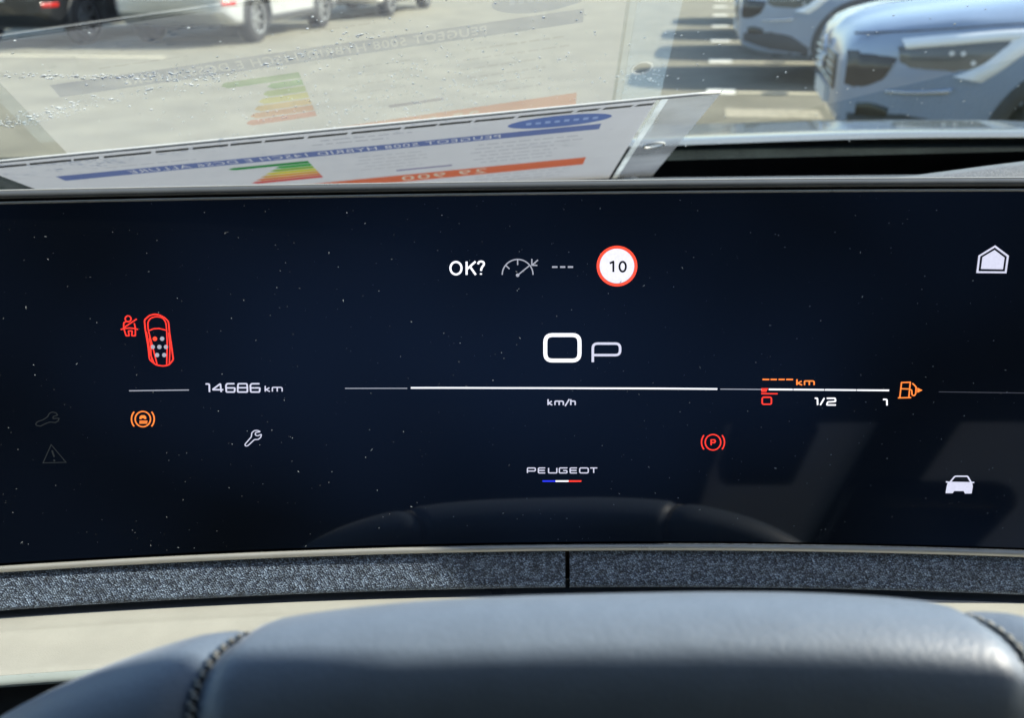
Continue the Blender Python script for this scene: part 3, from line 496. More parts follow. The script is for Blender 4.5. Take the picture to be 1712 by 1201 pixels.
def arch_trim(root, sw, sgn):
    V = []
    n = 30
    for i in range(n + 1):
        a = radians(-22 + 224 * i / n)
        for r, e in ((.375, -.10), (.385, .012), (.43, .016), (.465, -.004)):
            s, z = sw + r * cos(a), .34 + r * sin(a)
            zz = max(z, interp(s, *S_BOT) + .02)
            V.append((s, sgn * (side_y(s, zz) + e), zz))
    mesh('wheel_arch', V, grid_faces(n + 1, 4), M['clad'], root, True)

def parked_car(name, label, cat, nose, back, pm, group, style='suv', front_detail=True):
    """nose: point on the ground under the middle of the nose; back: unit vector from nose to tail"""
    root = empty(name, (nose.x, nose.y, 0), math.atan2(back.y, back.x))
    tag(root, label, cat, group)
    mesh('body', CV, CFB, pm, root, True)
    mesh('windows', CV, CFG, M['car_glass'], root, True)
    V, F = box_vf(.35, 4.2, -.60, .60, .24, .75)
    mesh('underbody', V, F, M['soft_black'], root)
    for sgn in (-1, 1):
        for sw in (1.12, 3.62):
            add_wheel(root, sw, sgn)
            arch_trim(root, sw, sgn)
        V, F = side_strip([(.06, .47), (.30, .49), (.50, .46), (.66, .36)], [(.06, .40), (.30, .31), (.50, .28), (.66, .27)], .012, None, sgn)
        mesh('bumper_cladding', V, F, M['clad'], root, True)
        V, F = side_strip([(1.56, .36), (2.3, .36), (3.18, .36)], [(1.56, .25), (2.3, .25), (3.18, .25)], .012, None, sgn)
        mesh('sill', V, F, M['clad'], root, True)
        hl = None
        V, F = side_strip([(.24, .815), (.36, .83), (.62, .855), (.78, .87)], [(.26, .73), (.36, .70), (.52, .695), (.62, .71)], .008, None, sgn)
        hl = mesh('headlight', V, F, M['lens'], root, True)
        V, F = side_strip([(.26, .845), (.42, .868), (.70, .897), (.86, .905)], [(.28, .795), (.42, .812), (.62, .835), (.74, .845)], .018, None, sgn)
        mesh('light_strip', V, F, M['drl'], hl, True)
        V, F = side_strip([(.90, .90), (.82, .81), (.73, .725), (.64, .655)], [(.735, .855), (.665, .79), (.59, .725), (.50, .680)], .020, None, sgn)
        mesh('light_strip', V, F, M['drl'], hl, True)
        for i in range(3):
            s0, z0 = .47 + .05 * i, .775 + (.012 if i < 2 else -.03)
            a = [(s0 + .012 * cos(q * pi / 4), z0 + .012 * sin(q * pi / 4)) for q in range(8)]
            V = [(p[0], sgn * (side_y(*p) + .014), p[1]) for p in a]
            mesh('led', V, [tuple(range(8)) if sgn > 0 else tuple(range(8))[::-1]], M['white_plastic'], hl)
        V, F = side_strip([(.20, .605), (.36, .61), (.52, .63)], [(.22, .585), (.36, .585), (.47, .59)], .012, None, sgn)
        mesh('trim_strip', V, F, M['chrome'], root, True)
        V, F = side_strip([(.09, .53), (.16, .54), (.24, .52)], [(.09, .43), (.16, .42), (.22, .43)], .006, None, sgn)
        mesh('air_intake', V, F, M['gloss_black'], root, True)
        V, F = side_strip([(4.20, .98), (4.34, .97), (4.44, .93)], [(4.16, .86), (4.32, .84), (4.45, .82)], .012, None, sgn)
        mesh('tail_light', V, F, M['red_lamp'], root, True)
        V, F = side_strip([(4.22, .60), (4.36, .60), (4.46, .60)], [(4.22, .53), (4.36, .53), (4.46, .53)], .010, None, sgn)
        mesh('rear_reflector', V, F, M['red_lamp'], root, True)
        V, F = side_strip([(.03, .775), (.13, .78), (.25, .765)], [(.03, .61), (.11, .60), (.19, .64)], .007, None, sgn)
        mesh('side_grille', V, F, M['gloss_black'], root, True)
        V, F = side_strip([(.05, .862), (.36, .892), (.70, .922), (1.05, .945)], [(.05, .852), (.36, .882), (.70, .912), (1.05, .935)], .004, None, sgn)
        mesh('bonnet_gap', V, F, M['gloss_black'], root, True)
        V, F = box_vf(1.62, 1.74, sgn * .93, sgn * 1.10, .98, 1.10)
        bevel(mesh('mirror', V, F, pm, root), .03)
    # front: grille, badge, plate
    V, F = box_vf(-.012, .03, -.50, .50, .56, .74)
    g = bevel(mesh('grille', V, F, M['gloss_black'], root), .01)
    for i in range(4):
        V, F = box_vf(-.02, 0, -.46, .46, .585 + i * .04, .592 + i * .04)
        mesh('grille_bar', V, F, M['chrome'], g)
    V, F = tube([(-.02, .07 * cos(q * pi / 8), .70 + .09 * sin(q * pi / 8)) for q in range(17)], .010, 6)
    mesh('badge', V, F, M['chrome'], root, True)
    V, F = box_vf(-.022, .03, -.26, .26, .46, .55)
    mesh('number_plate', V, F, M['white_plastic'], root)
    V, F = box_vf(4.46, 4.515, -.26, .26, .62, .73)
    mesh('number_plate', V, F, M['white_plastic'], root)
    return root

blue = paint('blue_grey_paint', (0.24, 0.325, 0.46), 0.15)
blue2 = paint('steel_blue_paint', (0.27, 0.34, 0.45), 0.15)
black = paint('black_paint', (0.010, 0.011, 0.013), 0.1)
silver = paint('silver_paint', (0.55, 0.56, 0.56), 0.5)
white = paint('white_paint', (0.70, 0.70, 0.68), 0.0)
grey = paint('grey_paint', (0.10, 0.105, 0.11), 0.4)
F0 = Vector((1.64, 4.834, 0)) + ROW * .925
G1, G2 = 'cars parked nose out in the row on the sunny side', 'cars parked in the row opposite'
parked_car('parked_car', 'blue grey car with pale angular light strips, closest behind the windscreen', 'car', F0, BAY, blue, G1)
parked_car('parked_car', 'steel blue car with its bumper beside the white bay marks, second in the row', 'car', F0 + ROW * 4.65 - BAY * .42, BAY, blue2, G1)
parked_car('parked_car', 'black car just beyond the steel blue car', 'car', F0 + ROW * 7.05 - BAY * .30, BAY, black, G1)
parked_car('parked_car', 'grey car behind the black car, casting a thin shadow', 'car', F0 + ROW * 9.5 - BAY * .35, BAY, grey, G1)
parked_car('parked_car', 'white car at the far end of the sunny row', 'car', F0 + ROW * 12.0 - BAY * .3, BAY, white, G1)
def tail_out(tyre):                                  # the tyre of the tail corner nearest the aisle stands here; tail towards the own car
    return Vector((tyre[0], tyre[1], 0)) - BAY * .90 + ROW * 3.62
parked_car('parked_car', 'silver car with its tail out, seen through the reflection of the price sheet', 'car', tail_out((-3.55, 14.5)), -ROW, silver, G2)
parked_car('parked_car', 'white car with its tail out, parked farther off than the silver car', 'car', tail_out((-2.2, 19.4)), -ROW, white, G2)
parked_car('parked_car', 'black car with a red tail light, beside the silver car', 'car', tail_out((-6.0, 14.6)), -ROW, black, G2)

# ------------------------------------------------------------------ own car: bonnet, scuttle, windscreen
def Z(z): return z + EYE
nx, ny = 40, 26
V = []
for i in range(nx):
    x = -.62 + 1.95 * i / (nx - 1)
    for j in range(ny):
        y = 1.095 + 1.255 * (j / (ny - 1)) ** 1.6
        z = interp(y, [1.095, 1.10, 1.13, 1.4, 1.7, 2.0, 2.25, 2.35], [-.2145, -.2105, -.2115, -.246, -.30, -.37, -.47, -.60])
        c = (x - .36) / .98
        z -= .05 * max(0, abs(c) - .25) ** 2 * 2.2
        V.append((x, y - .10 * c * c, Z(z + .006 * sstep(.1, .5, x))))
bonnet = tag(mesh('bonnet', V, grid_faces(nx, ny), paint('own_bonnet_paint', (0.50, 0.52, 0.50), .45), None, True),
             'light grey bonnet edge of the own car just outside the windscreen', 'bonnet')
V = []
for i in range(24):
    x = -.66 + 2.0 * i / 23
    for y, z in ((.90, -.285), (.96, -.255), (1.01, -.238), (1.06, -.226), (1.105, -.2175), (1.16, -.222)):
        V.append((x, y - .05 * ((x - .36) / .9) ** 2, Z(z)))
tag(mesh('scuttle_panel', V, grid_faces(24, 6), M['cowl'], None, True), 'dark ribbed scuttle panel between bonnet and windscreen', 'panel')

WN = Vector((-.11607, .52378, .84391)); A1 = Vector((.97631, .21636, 0)); A2 = Vector((-.18259, .82392, -.53649))
W0 = Vector((0, .85757, Z(-.2)))
def on_glass(a, b, h=0.0):                    # a along the base, b down the slope, h towards the cabin
    bend = 0.55 * max(0, a - .52) ** 2 + 0.6 * max(0, -a - .42) ** 2
    return W0 + A1 * a + A2 * b - WN * (h + bend)
def glass_sheet(name, a0, a1, b0, b1, na, nb, m, parent, h=0.0):
    V = [on_glass(a0 + (a1 - a0) * i / (na - 1), b0 + (b1 - b0) * j / (nb - 1), h) for i in range(na) for j in range(nb)]
    f = [tuple(reversed(q)) for q in grid_faces(na, nb)]
    o = mesh(name, V, f, m, parent, True)
    me = o.data
    n = me.polygons[len(me.polygons) // 2].normal
    if n.dot(-WN) < 0: me.flip_normals()
    return o
windscreen = glass_sheet('windscreen', -.62, 1.30, -.83, .07, 60, 22, glass_mat('windscreen_glass', (.91, .96, .93), 2.1, 1.52), None)
tag(windscreen, 'raked windscreen glass reflecting the price sheet and speckled with drops', 'windscreen')
def frit_edge(a): return interp(a, [-.62, .13, .525, 1.3], [-.075, -.043, -.008, .05])
V = []
for i in range(60):
    a = -.62 + 1.9 * i / 59
    for b in (frit_edge(a), .03, .068): V.append(on_glass(a, b, .003))
mesh('black_border', V, grid_faces(60, 3), M['gloss_black'], windscreen)

# raindrops on the outside of the glass
V, F = [], []
def drop(a, b, r, el=1.0):
    base = len(V)
    c = on_glass(a, b, -.0008)
    seg = 7
    rot = random.uniform(0, pi)
    for rr_, hh in ((1.0, 0), (.72, .45), (.3, .68)):
        for k in range(seg):
            q = 2 * pi * k / seg + rot
            j = random.uniform(.85, 1.15)
            V.append(c + A1 * (r * rr_ * cos(q) * j * el) + A2 * (r * rr_ * sin(q) * j) + WN * (r * hh))
    for i in range(2):
        for k in range(seg):
            F.append((base + i * seg + k, base + i * seg + (k + 1) % seg, base + (i + 1) * seg + (k + 1) % seg, base + (i + 1) * seg + k))
    F.append(tuple(base + 2 * seg + k for k in range(seg)))
for _ in range(620):                                # fine drizzle over the middle
    a, b = random.gauss(-.10, .075), random.gauss(-.185, .055)
    drop(a, b, random.uniform(.0003, .0009))
for _ in range(170):
    drop(random.uniform(-.33, .45), random.uniform(-.30, -.05), random.uniform(.0004, .0011))
for (p, q, n, sp) in (((-.36, -.244), (-.268, -.233), 170, .0022), ((-.268, -.233), (-.222, -.237), 110, .005), ((-.385, -.168), (-.32, -.195), 220, .0045),
                      ((-.32, -.197), (-.20, -.236), 110, .004), ((-.20, -.24), (-.13, -.283), 70, .005), ((.045, -.208), (.075, -.203), 60, .006)):
    for _ in range(n):
        t = random.random()
        drop(p[0] + (q[0] - p[0]) * t + random.gauss(0, sp), p[1] + (q[1] - p[1]) * t + random.gauss(0, sp), random.choice((.0003, .0004, .0005, .0008)) * random.uniform(.7, 1.3), random.choice((1, 1, 1.8)))
wm = mat('rain_water', (.95, .97, .96), 0.03, var=0.02, vscale=10)
wm.node_tree.nodes['Principled BSDF'].inputs['Transmission Weight'].default_value = 0.12
wm.node_tree.nodes['Principled BSDF'].inputs['IOR'].default_value = 1.33
tag(mesh('raindrops', V, F, wm, None, True), 'small raindrops scattered over the windscreen', 'raindrops', kind='stuff')

# ------------------------------------------------------------------ price sheet in its plastic sleeve
SP0 = Vector((-.32725, .58487, Z(-.12151)))
def _rot(rx, rz, ry):
    Rx = Matrix(((1, 0, 0), (0, cos(rx), sin(rx)), (0, -sin(rx), cos(rx))))
    Rz = Matrix(((cos(rz), -sin(rz), 0), (sin(rz), cos(rz), 0), (0, 0, 1)))
    Ry = Matrix(((cos(ry), 0, sin(ry)), (0, 1, 0), (-sin(ry), 0, cos(ry))))
    return Ry @ Rz @ Rx
SR = _rot(radians(23.604), radians(2.904), radians(-4.329))
SU, SV = SR.col[0].copy(), SR.col[1].copy()
SNrm = SU.cross(SV)                                  # towards the windscreen (printed side)
def on_sheet(u, v, h=0.0):                           # u along the top edge, v down the sheet (metres)
    return SP0 + SU * u + SV * v + SNrm * h
SHW, SHH = .42, .297
def curve_fill(name, outlines, m, parent):
    """flat filled region of the sheet from closed outlines (even-odd), kept in the plane of the paper"""
    cu = bpy.data.curves.new(name, 'CURVE')
    cu.dimensions = '2D'; cu.fill_mode = 'BOTH'
    for P in outlines:
        if isinstance(P, tuple):                     # bezier spline copied from lettering: (points, ox, oy, sx, sy)
            src, ox, oy, sx, sy = P
            s = cu.splines.new('BEZIER'); s.bezier_points.add(len(src) - 1)
            for bp, (co, hl, hr) in zip(s.bezier_points, src):
                bp.handle_left_type = bp.handle_right_type = 'FREE'
                bp.co = (100 * (ox + co[0] * sx), 100 * (oy + co[1] * sy), 0)
                bp.handle_left = (100 * (ox + hl[0] * sx), 100 * (oy + hl[1] * sy), 0)
                bp.handle_right = (100 * (ox + hr[0] * sx), 100 * (oy + hr[1] * sy), 0)
            s.use_cyclic_u = True; s.resolution_u = 3
        else:
            s = cu.splines.new('POLY'); s.points.add(len(P) - 1)
            for pt, q in zip(s.points, P): pt.co = (100 * q[0], 100 * q[1], 0, 1)
            s.use_cyclic_u = True
    tmp = bpy.data.objects.new(name + '_outline', cu)
    COL.objects.link(tmp)
    dg = bpy.context.evaluated_depsgraph_get()
    me = bpy.data.meshes.new_from_object(tmp.evaluated_get(dg))
    bpy.data.objects.remove(tmp)
    V = [on_sheet(v.co.x / 100, v.co.y / 100) for v in me.vertices]
    Fc = [tuple(p.vertices) for p in me.polygons]
    bpy.data.meshes.remove(me)
    return mesh(name, V, Fc, m, parent)
def lettering(text, size=1.0, bold=0.0):
    fc = bpy.data.curves.new('lettering', 'FONT')
    fc.body = text; fc.size = size; fc.space_character = 1.12; fc.offset = bold
    o = bpy.data.objects.new('lettering', fc); COL.objects.link(o)
    dg = bpy.context.evaluated_depsgraph_get()
    c2 = o.evaluated_get(dg).to_curve(dg)
    out = []
    for s in c2.splines:
        out.append([((b.co.x, b.co.y), (b.handle_left.x, b.handle_left.y), (b.handle_right.x, b.handle_right.y)) for b in s.bezier_points])
    xs = [b[0][0] for s in out for b in s]; ys = [b[0][1] for s in out for b in s]
    o.to_curve_clear(); bpy.data.objects.remove(o)
    return out, min(xs), max(xs), min(ys), max(ys)
def fit_text(text, u0, u1, v0, v1, bold=0.0):
    """letters that read from u1 (their start) to u0 (their end) as seen from the driver's side: the print faces the glass"""
    sp, x0, x1, y0, y1 = lettering(text, 1.0, bold)
    sx = -(u1 - u0) / (x1 - x0); sy = -(v1 - v0) / (y1 - y0)
    return [(s, u1 - x0 * sx, v1 - y0 * sy, sx, sy) for s in sp]
def R_(u0, v0, u1, v1): return [(u0, v0), (u1, v0), (u1, v1), (u0, v1)]

PW = paper_mat('white_paper', (.78, .77, .78), .36)
sheet = empty('price_sheet', on_sheet(.21, .297))
tag(sheet, 'white price sheet with blue title band and red price band, seen from behind', 'sheet')
def part(o):
    o.parent = sheet
    o.matrix_parent_inverse = Matrix.Translation(-sheet.location)
    return o
band = R_(.0279, .0509, .3910, .0660)
price = R_(.205, .155, .3905, .182)
price_l = R_(.125, .155, .205, .182)
oval = [(.362 + .034 * cos(2 * pi * k / 40), .0335 + .0145 * sin(2 * pi * k / 40)) for k in range(40)]
arrow_cols = [(.02, .30, .06), (.05, .42, .07), (.30, .50, .06), (.75, .66, .05), (.80, .42, .05), (.78, .22, .06), (.70, .07, .06)]
arrows = []
for k in range(7):
    v0 = .0762 + k * .0086
    L = .0560 - .0037 * k if k < 1 else .020 + .0055 * k
    u1 = .1900
    u0 = u1 - L
    arrows.append([(u1, v0), (u1, v0 + .0072), (u0 + .004, v0 + .0072), (u0, v0 + .0036), (u0 + .004, v0)])
cons = R_(.245, .1345, .287, .1385)
smalls = []                                          # lines of small type, as rows of word-long dashes
def type_lines(u0, u1, v0, n, dv, h):
    for i in range(n):
        u = u0 + random.uniform(0, .01)
        end = u1 - random.uniform(0, (u1 - u0) * .3)
        while u < end:
            w = random.uniform(.004, .012)
            smalls.append(R_(u, v0 + i * dv, min(u + w, end), v0 + i * dv + h))
            u += w + .0022
type_lines(.205, .268, .0235, 1, .01, .0022); type_lines(.200, .262, .0330, 1, .01, .0022)
type_lines(.300, .385, .0780, 6, .0115, .0023); type_lines(.215, .275, .0800, 5, .0105, .0016)
type_lines(.06, .13, .040, 1, .01, .0014); type_lines(.300, .385, .1900, 3, .012, .0023); type_lines(.06, .18, .20, 5, .014, .0024)
t_band = fit_text('PEUGEOT 5008 HYBRID 145CH E DCS6 ALLURE', .074, .3235, .0540, .0632, .012)
t_price = fit_text('29 900', .246, .313, .160, .177, .0)
# the oval's own lettering is too small to read: a row of letter-like bars
t_oval = [R_(.340 + .0062 * k, .0300 + .0008 * (k % 2), .3435 + .0062 * k, .0362) for k in range(8)]
part(curve_fill('paper', [R_(0, 0, SHW, SHH), band, R_(.125, .155, .3905, .182), oval, cons] + arrows + smalls, PW, None))
part(curve_fill('title_band', [band] + t_band, paper_mat('blue_print', (.17, .22, .44), .36), None))
part(curve_fill('title_lettering', list(t_band), paper_mat('white_print', (.78, .77, .80), .36), None))
RED = paper_mat('red_print', (.80, .20, .10), .36)
part(curve_fill('price_band', [R_(.220, .155, .318, .182)] + t_price, RED, None))
part(curve_fill('price_band', [R_(.125, .155, .220, .182)], RED, None))
part(curve_fill('price_band', [R_(.318, .155, .3905, .182)], RED, None))
part(curve_fill('price_lettering', list(t_price), paper_mat('pale_print', (.80, .70, .55), .36), None))
part(curve_fill('oval_badge', [oval] + t_oval, paper_mat('badge_blue_print', (.15, .22, .48), .36), None))
part(curve_fill('oval_lettering', t_oval, paper_mat('badge_pale_print', (.35, .45, .72), .36), None))
part(curve_fill('fuel_stripe', [cons], paper_mat('violet_print', (.20, .17, .34), .36), None))
part(curve_fill('small_print', smalls, paper_mat('grey_print', (.55, .54, .57), .36), None))
for k, A in enumerate(arrows):
    part(curve_fill('energy_arrow', [A], paper_mat('energy_print', arrow_cols[k], .36), None))

# sleeve: clear pocket, pale welded edge, punched strip
sleeve = empty('plastic_sleeve', on_sheet(.22, .303))
tag(sleeve, 'clear plastic sleeve with a punched edge strip holding the price sheet', 'sleeve')
def spart(o):
    o.parent = sleeve
    o.matrix_parent_inverse = Matrix.Translation(-sleeve.location)
    return o
SLV = glass_mat('clear_sleeve', (.97, .97, .97), .30, 1.45, haze=.03, hazecol=(.8, .8, .84))
def sheet_quad(name, u0, v0, u1, v1, h, m, nu=12, nv=8, wav=0.0004):
    V = [on_sheet(u0 + (u1 - u0) * i / (nu - 1), v0 + (v1 - v0) * j / (nv - 1), h + wav * sin(i * 1.7 + j)) for i in range(nu) for j in range(nv)]
    o = mesh(name, V, grid_faces(nu, nv), m, None, True)
    if o.data.polygons[0].normal.dot(SNrm) > 0: o.data.flip_normals()
    return spart(o)
sheet_quad('back_film', -.012, -.004, .4225, .303, -.0016, SLV)
WELD = glass_mat('welded_edge', (.8, .82, .82), .8, 1.45, haze=.8, hazecol=(.88, .92, .90))
sheet_quad('weld_strip', .4227, -.004, .4275, .303, -.0002, WELD, 3, 8, .0)
STR = glass_mat('punched_strip_film', (.80, .82, .84), 1.0, 1.5, haze=.42, hazecol=(.62, .64, .68))
def strip_with_holes():
    out = [[(.4277, -.004), (.460, -.004), (.460, .303), (.4277, .303)]]
    for v in (.134, .27):
        out.append([(.4400 + .0065 * cos(2 * pi * k / 20), v + .0065 * sin(2 * pi * k / 20)) for k in range(20)])
    return out
o = curve_fill('punched_strip', strip_with_holes(), STR, None)
if o.data.polygons[0].normal.dot(SNrm) > 0: o.data.flip_normals()
spart(o)
for v in (.134, .27):
    P = [on_sheet(.4400 + .0078 * cos(2 * pi * k / 24), v + .0078 * sin(2 * pi * k / 24), -.0005) for k in range(25)]
    vv, ff = tube(P, .0010, 6)
    spart(mesh('punch_hole_rim', vv, ff, M['white_plastic'], None, True))
vv, ff = tube([on_sheet(-.012 + .47 * k / 30, -.0045, -.001) for k in range(31)], .0011, 6)
spart(mesh('top_bead', vv, ff, M['white_plastic'], None, True))
u = -.01
while u < .418:                                     # dark broken seam just under the bead
    L = random.uniform(.010, .034)
    a = min(u + L, .419)
    V = [on_sheet(u, .0005, -.0024), on_sheet(a, .0005, -.0024), on_sheet(a - .002, .0055, -.0024), on_sheet(u - .002, .0055, -.0024)]
    spart(mesh('seam_piece', V, [(0, 1, 2, 3)], M['seam'], None))
    u = a + random.uniform(.0012, .003)

# ------------------------------------------------------------------ curved display
DT, DRAD, DRZ = .139, 2.01, .0065
DC = Vector((0, .38188, Z(-.17484)))
DX = Vector((cos(DRZ), sin(DRZ), 0)); DZ = Vector((0, sin(DT), cos(DT)))
DN = DX.cross(DZ).normalized(); DZ = DN.cross(DX)
def on_disp(u, v, w=0.0):                            # u along the curve, v up, w towards the driver (metres)
    return DC + DX * ((DRAD - w) * sin(u / DRAD)) + DZ * v + DN * (DRAD - (DRAD - w) * cos(u / DRAD))
def sweep(name, prof, u0, u1, m, parent, n=80, smooth=True, closed=False, caps=True):
    V, UV = [], []
    d = [0.0]
    for a, b in zip(prof, prof[1:]): d.append(d[-1] + sqrt((a[0] - b[0]) ** 2 + (a[1] - b[1]) ** 2))
    for i in range(n + 1):
        u = u0 + (u1 - u0) * i / n
        for (v, w), q in zip(prof, d):
            V.append(on_disp(u, v, w)); UV.append((u, q))
    k = len(prof)
    f = grid_faces(n + 1, k, closed)
    if closed and caps:
        f.append(tuple(range(k))); f.append(tuple(range(n * k, (n + 1) * k))[::-1])
    return mesh(name, V, f, m, parent, smooth, UV)
DEND = .285
display = empty('instrument_display', on_disp(0, -.08, -.02))
tag(display, 'wide curved dark screen showing zero speed, gear P and warning symbols', 'display')
def dpart(o):
    o.parent = display
    o.matrix_parent_inverse = Matrix.Translation(-display.location)
    return o
sm = bpy.data.materials.new('screen_glass')
sm.use_nodes = True
nt = sm.node_tree
p = nt.nodes['Principled BSDF']
p.inputs['Base Color'].default_value = (.0015, .0018, .0025, 1)
p.inputs['Roughness'].default_value = .035
p.inputs['IOR'].default_value = 1.57
geo = nt.nodes.new('ShaderNodeNewGeometry')          # only the shading normal is tilted back, to shift the screen's reflections
lean = nt.nodes.new('ShaderNodeVectorMath'); lean.operation = 'ADD'; lean.inputs[1].default_value = (0, 0, .41)
nrmz = nt.nodes.new('ShaderNodeVectorMath'); nrmz.operation = 'NORMALIZE'
nt.links.new(geo.outputs['Normal'], lean.inputs[0]); nt.links.new(lean.outputs['Vector'], nrmz.inputs[0])
nt.links.new(nrmz.outputs['Vector'], p.inputs['Normal'])
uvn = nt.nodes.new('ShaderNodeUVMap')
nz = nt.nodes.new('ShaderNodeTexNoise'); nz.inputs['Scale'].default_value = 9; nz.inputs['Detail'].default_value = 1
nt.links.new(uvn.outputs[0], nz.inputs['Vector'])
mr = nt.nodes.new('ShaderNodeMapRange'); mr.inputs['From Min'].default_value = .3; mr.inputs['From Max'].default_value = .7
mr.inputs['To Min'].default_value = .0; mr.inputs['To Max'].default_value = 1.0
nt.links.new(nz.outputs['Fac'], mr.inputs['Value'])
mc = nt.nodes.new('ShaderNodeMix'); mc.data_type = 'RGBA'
mc.inputs['A'].default_value = (.0006, .0011, .0020, 1); mc.inputs['B'].default_value = (.0024, .0052, .0135, 1)  # navy glow towards the middle: a reflection painted into the emission
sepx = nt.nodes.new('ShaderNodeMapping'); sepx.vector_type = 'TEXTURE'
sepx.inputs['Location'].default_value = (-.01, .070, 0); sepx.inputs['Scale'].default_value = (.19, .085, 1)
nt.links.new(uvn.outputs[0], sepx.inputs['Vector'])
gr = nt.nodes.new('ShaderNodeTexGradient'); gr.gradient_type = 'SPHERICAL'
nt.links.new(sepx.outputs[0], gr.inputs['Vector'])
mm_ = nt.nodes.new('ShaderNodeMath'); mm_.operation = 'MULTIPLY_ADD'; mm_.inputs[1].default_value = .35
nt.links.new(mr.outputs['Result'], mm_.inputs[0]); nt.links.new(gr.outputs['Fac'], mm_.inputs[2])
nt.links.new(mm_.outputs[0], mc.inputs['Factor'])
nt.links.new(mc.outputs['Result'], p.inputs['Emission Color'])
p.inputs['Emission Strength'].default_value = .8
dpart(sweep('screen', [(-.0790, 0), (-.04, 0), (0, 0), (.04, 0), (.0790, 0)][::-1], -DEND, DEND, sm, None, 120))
def rprof(cx, cy, r, n=10, sq=1.0): return [(cx + r * sin(2 * pi * k / n), cy + r * sq * cos(2 * pi * k / n)) for k in range(n)]
dpart(sweep('lower_trim', rprof(-.0814, .0010, .00150), -DEND, DEND, M['pale_trim'], None, 100, closed=True))
dpart(sweep('lower_gap', [(-.0790, .0), (-.0795, -.002), (-.0800, -.002), (-.0800, -.0005)], -DEND, DEND, M['gloss_black'], None, 80))
dpart(sweep('upper_trim', rprof(.0795, .0004, .00055), -DEND, DEND, M['pale_trim'], None, 100, closed=True))
dpart(sweep('upper_gap', [(.0797, -.0008), (.0812, -.0012)], -DEND, DEND, M['gloss_black'], None, 80))
dpart(sweep('bezel', [(.0809, -.003), (.0809, .0002), (.0813, .0011), (.0821, .0016), (.0830, .0014), (.0837, .0007), (.0841, -.0006), (.0841, -.003), (.0800, -.030), (.078, -.034), (-.08, -.034), (-.084, -.030), (-.084, -.006)], -DEND, DEND, M['bezel'], None, 100))
dpart(sweep('bezel_edge', rprof(.0841, -.0010, .00055), -DEND, DEND, M['pale_trim'], None, 100, closed=True))

COLS = {'white': ((.92, .93, 1.0), .62), 'lav': ((.74, .76, .95), .42), 'grey': ((.60, .63, .75), .30), 'red': ((1.0, .045, .03), .60), 'redor': ((1.0, .07, .035), .62),
        'orange': ((1.0, .24, .045), .62), 'blue': ((.03, .05, 1.0), .45), 'disc': ((.82, .82, .95), .50), 'faint': ((.5, .6, .65), .022), 'faint2': ((.5, .55, .75), .05), 'black': ((0, 0, 0), 0)}
GM = {k: glow('lit_' + k, *v) for k, v in COLS.items()}
def stroke(pts, w, closed):
    """a flat line of constant width with mitred corners, in screen millimetres"""
    n = len(pts)
    P = [Vector((a, b, 0)) for a, b in pts]
    Lf, Rt = [], []
    for i in range(n):
        d0 = (P[i] - P[i - 1]) if (closed or i > 0) else (P[1] - P[0])
        d1 = (P[(i + 1) % n] - P[i]) if (closed or i < n - 1) else d0
        if d0.length < 1e-6: d0 = d1
        if d1.length < 1e-6: d1 = d0
        d0.normalize(); d1.normalize()
        n0, n1 = Vector((-d0.y, d0.x, 0)), Vector((-d1.y, d1.x, 0))
        mi = n0 + n1
        if mi.length < 1e-3: mi = n0
        mi.normalize()
        k = min(1.8, 1 / max(.3, mi.dot(n0)))
        Lf.append(P[i] + mi * (w / 2 * k)); Rt.append(P[i] - mi * (w / 2 * k))
    V, Fc = [], []
    for a, b in zip(Lf, Rt): V += [(a.x, a.y), (b.x, b.y)]
    for i in range(n if closed else n - 1):
        j = (i + 1) % n
        Fc.append((2 * i, 2 * i + 1, 2 * j + 1, 2 * j))
    return V, Fc
def resample(pts, closed, step=6.0):
    out = []
    n = len(pts)
    for i in range(n if closed else n - 1):
        a, b = Vector((*pts[i], 0)), Vector((*pts[(i + 1) % n], 0))
        k = max(1, int((b - a).length / step))
        for q in range(k):
            c = a.lerp(b, q / k); out.append((c.x, c.y))
    if not closed: out.append(pts[-1])
    return out
merged, order = {}, []
SINGLE = {'fuel_bar', 'seat_dot', 'speed_bar_end'}
for num, (name, colr, kind, w, polys) in enumerate(ICONS):
    name = name.replace('_ring', '') if name != 'speed_limit_ring' else name
    for pi_, P in enumerate(polys):
        key = (name, colr, (num, pi_) if name in SINGLE else 0)
        if key not in merged: merged[key] = ([], []); order.append(key)
        V, Fc = merged[key]
        b = len(V)
        if kind == 'fill':
            vv, ff = list(P), [tuple(range(len(P)))]
        else:
            vv, ff = stroke(resample(P, kind == 'closed'), w, kind == 'closed')
        V += vv; Fc += [tuple(q + b for q in f) for f in ff]
LIFT = {'speed_limit_number': .0007}
for name, colr, _ in order:
    V, Fc = merged[(name, colr, _)]
    h = LIFT.get(name, .0004 if colr != 'disc' else .0003)
    if name.endswith('arrow') or colr == 'redor': h += .0001
    o = mesh(name, [on_disp(a / 1000, b / 1000, h) for a, b in V], Fc, GM[colr])
    bm = bmesh.new(); bm.from_mesh(o.data)
    for f in bm.faces:
        f.normal_update()
        if f.normal.dot(DN) < 0: f.normal_flip()
    bm.to_mesh(o.data); bm.free()
    dpart(o)

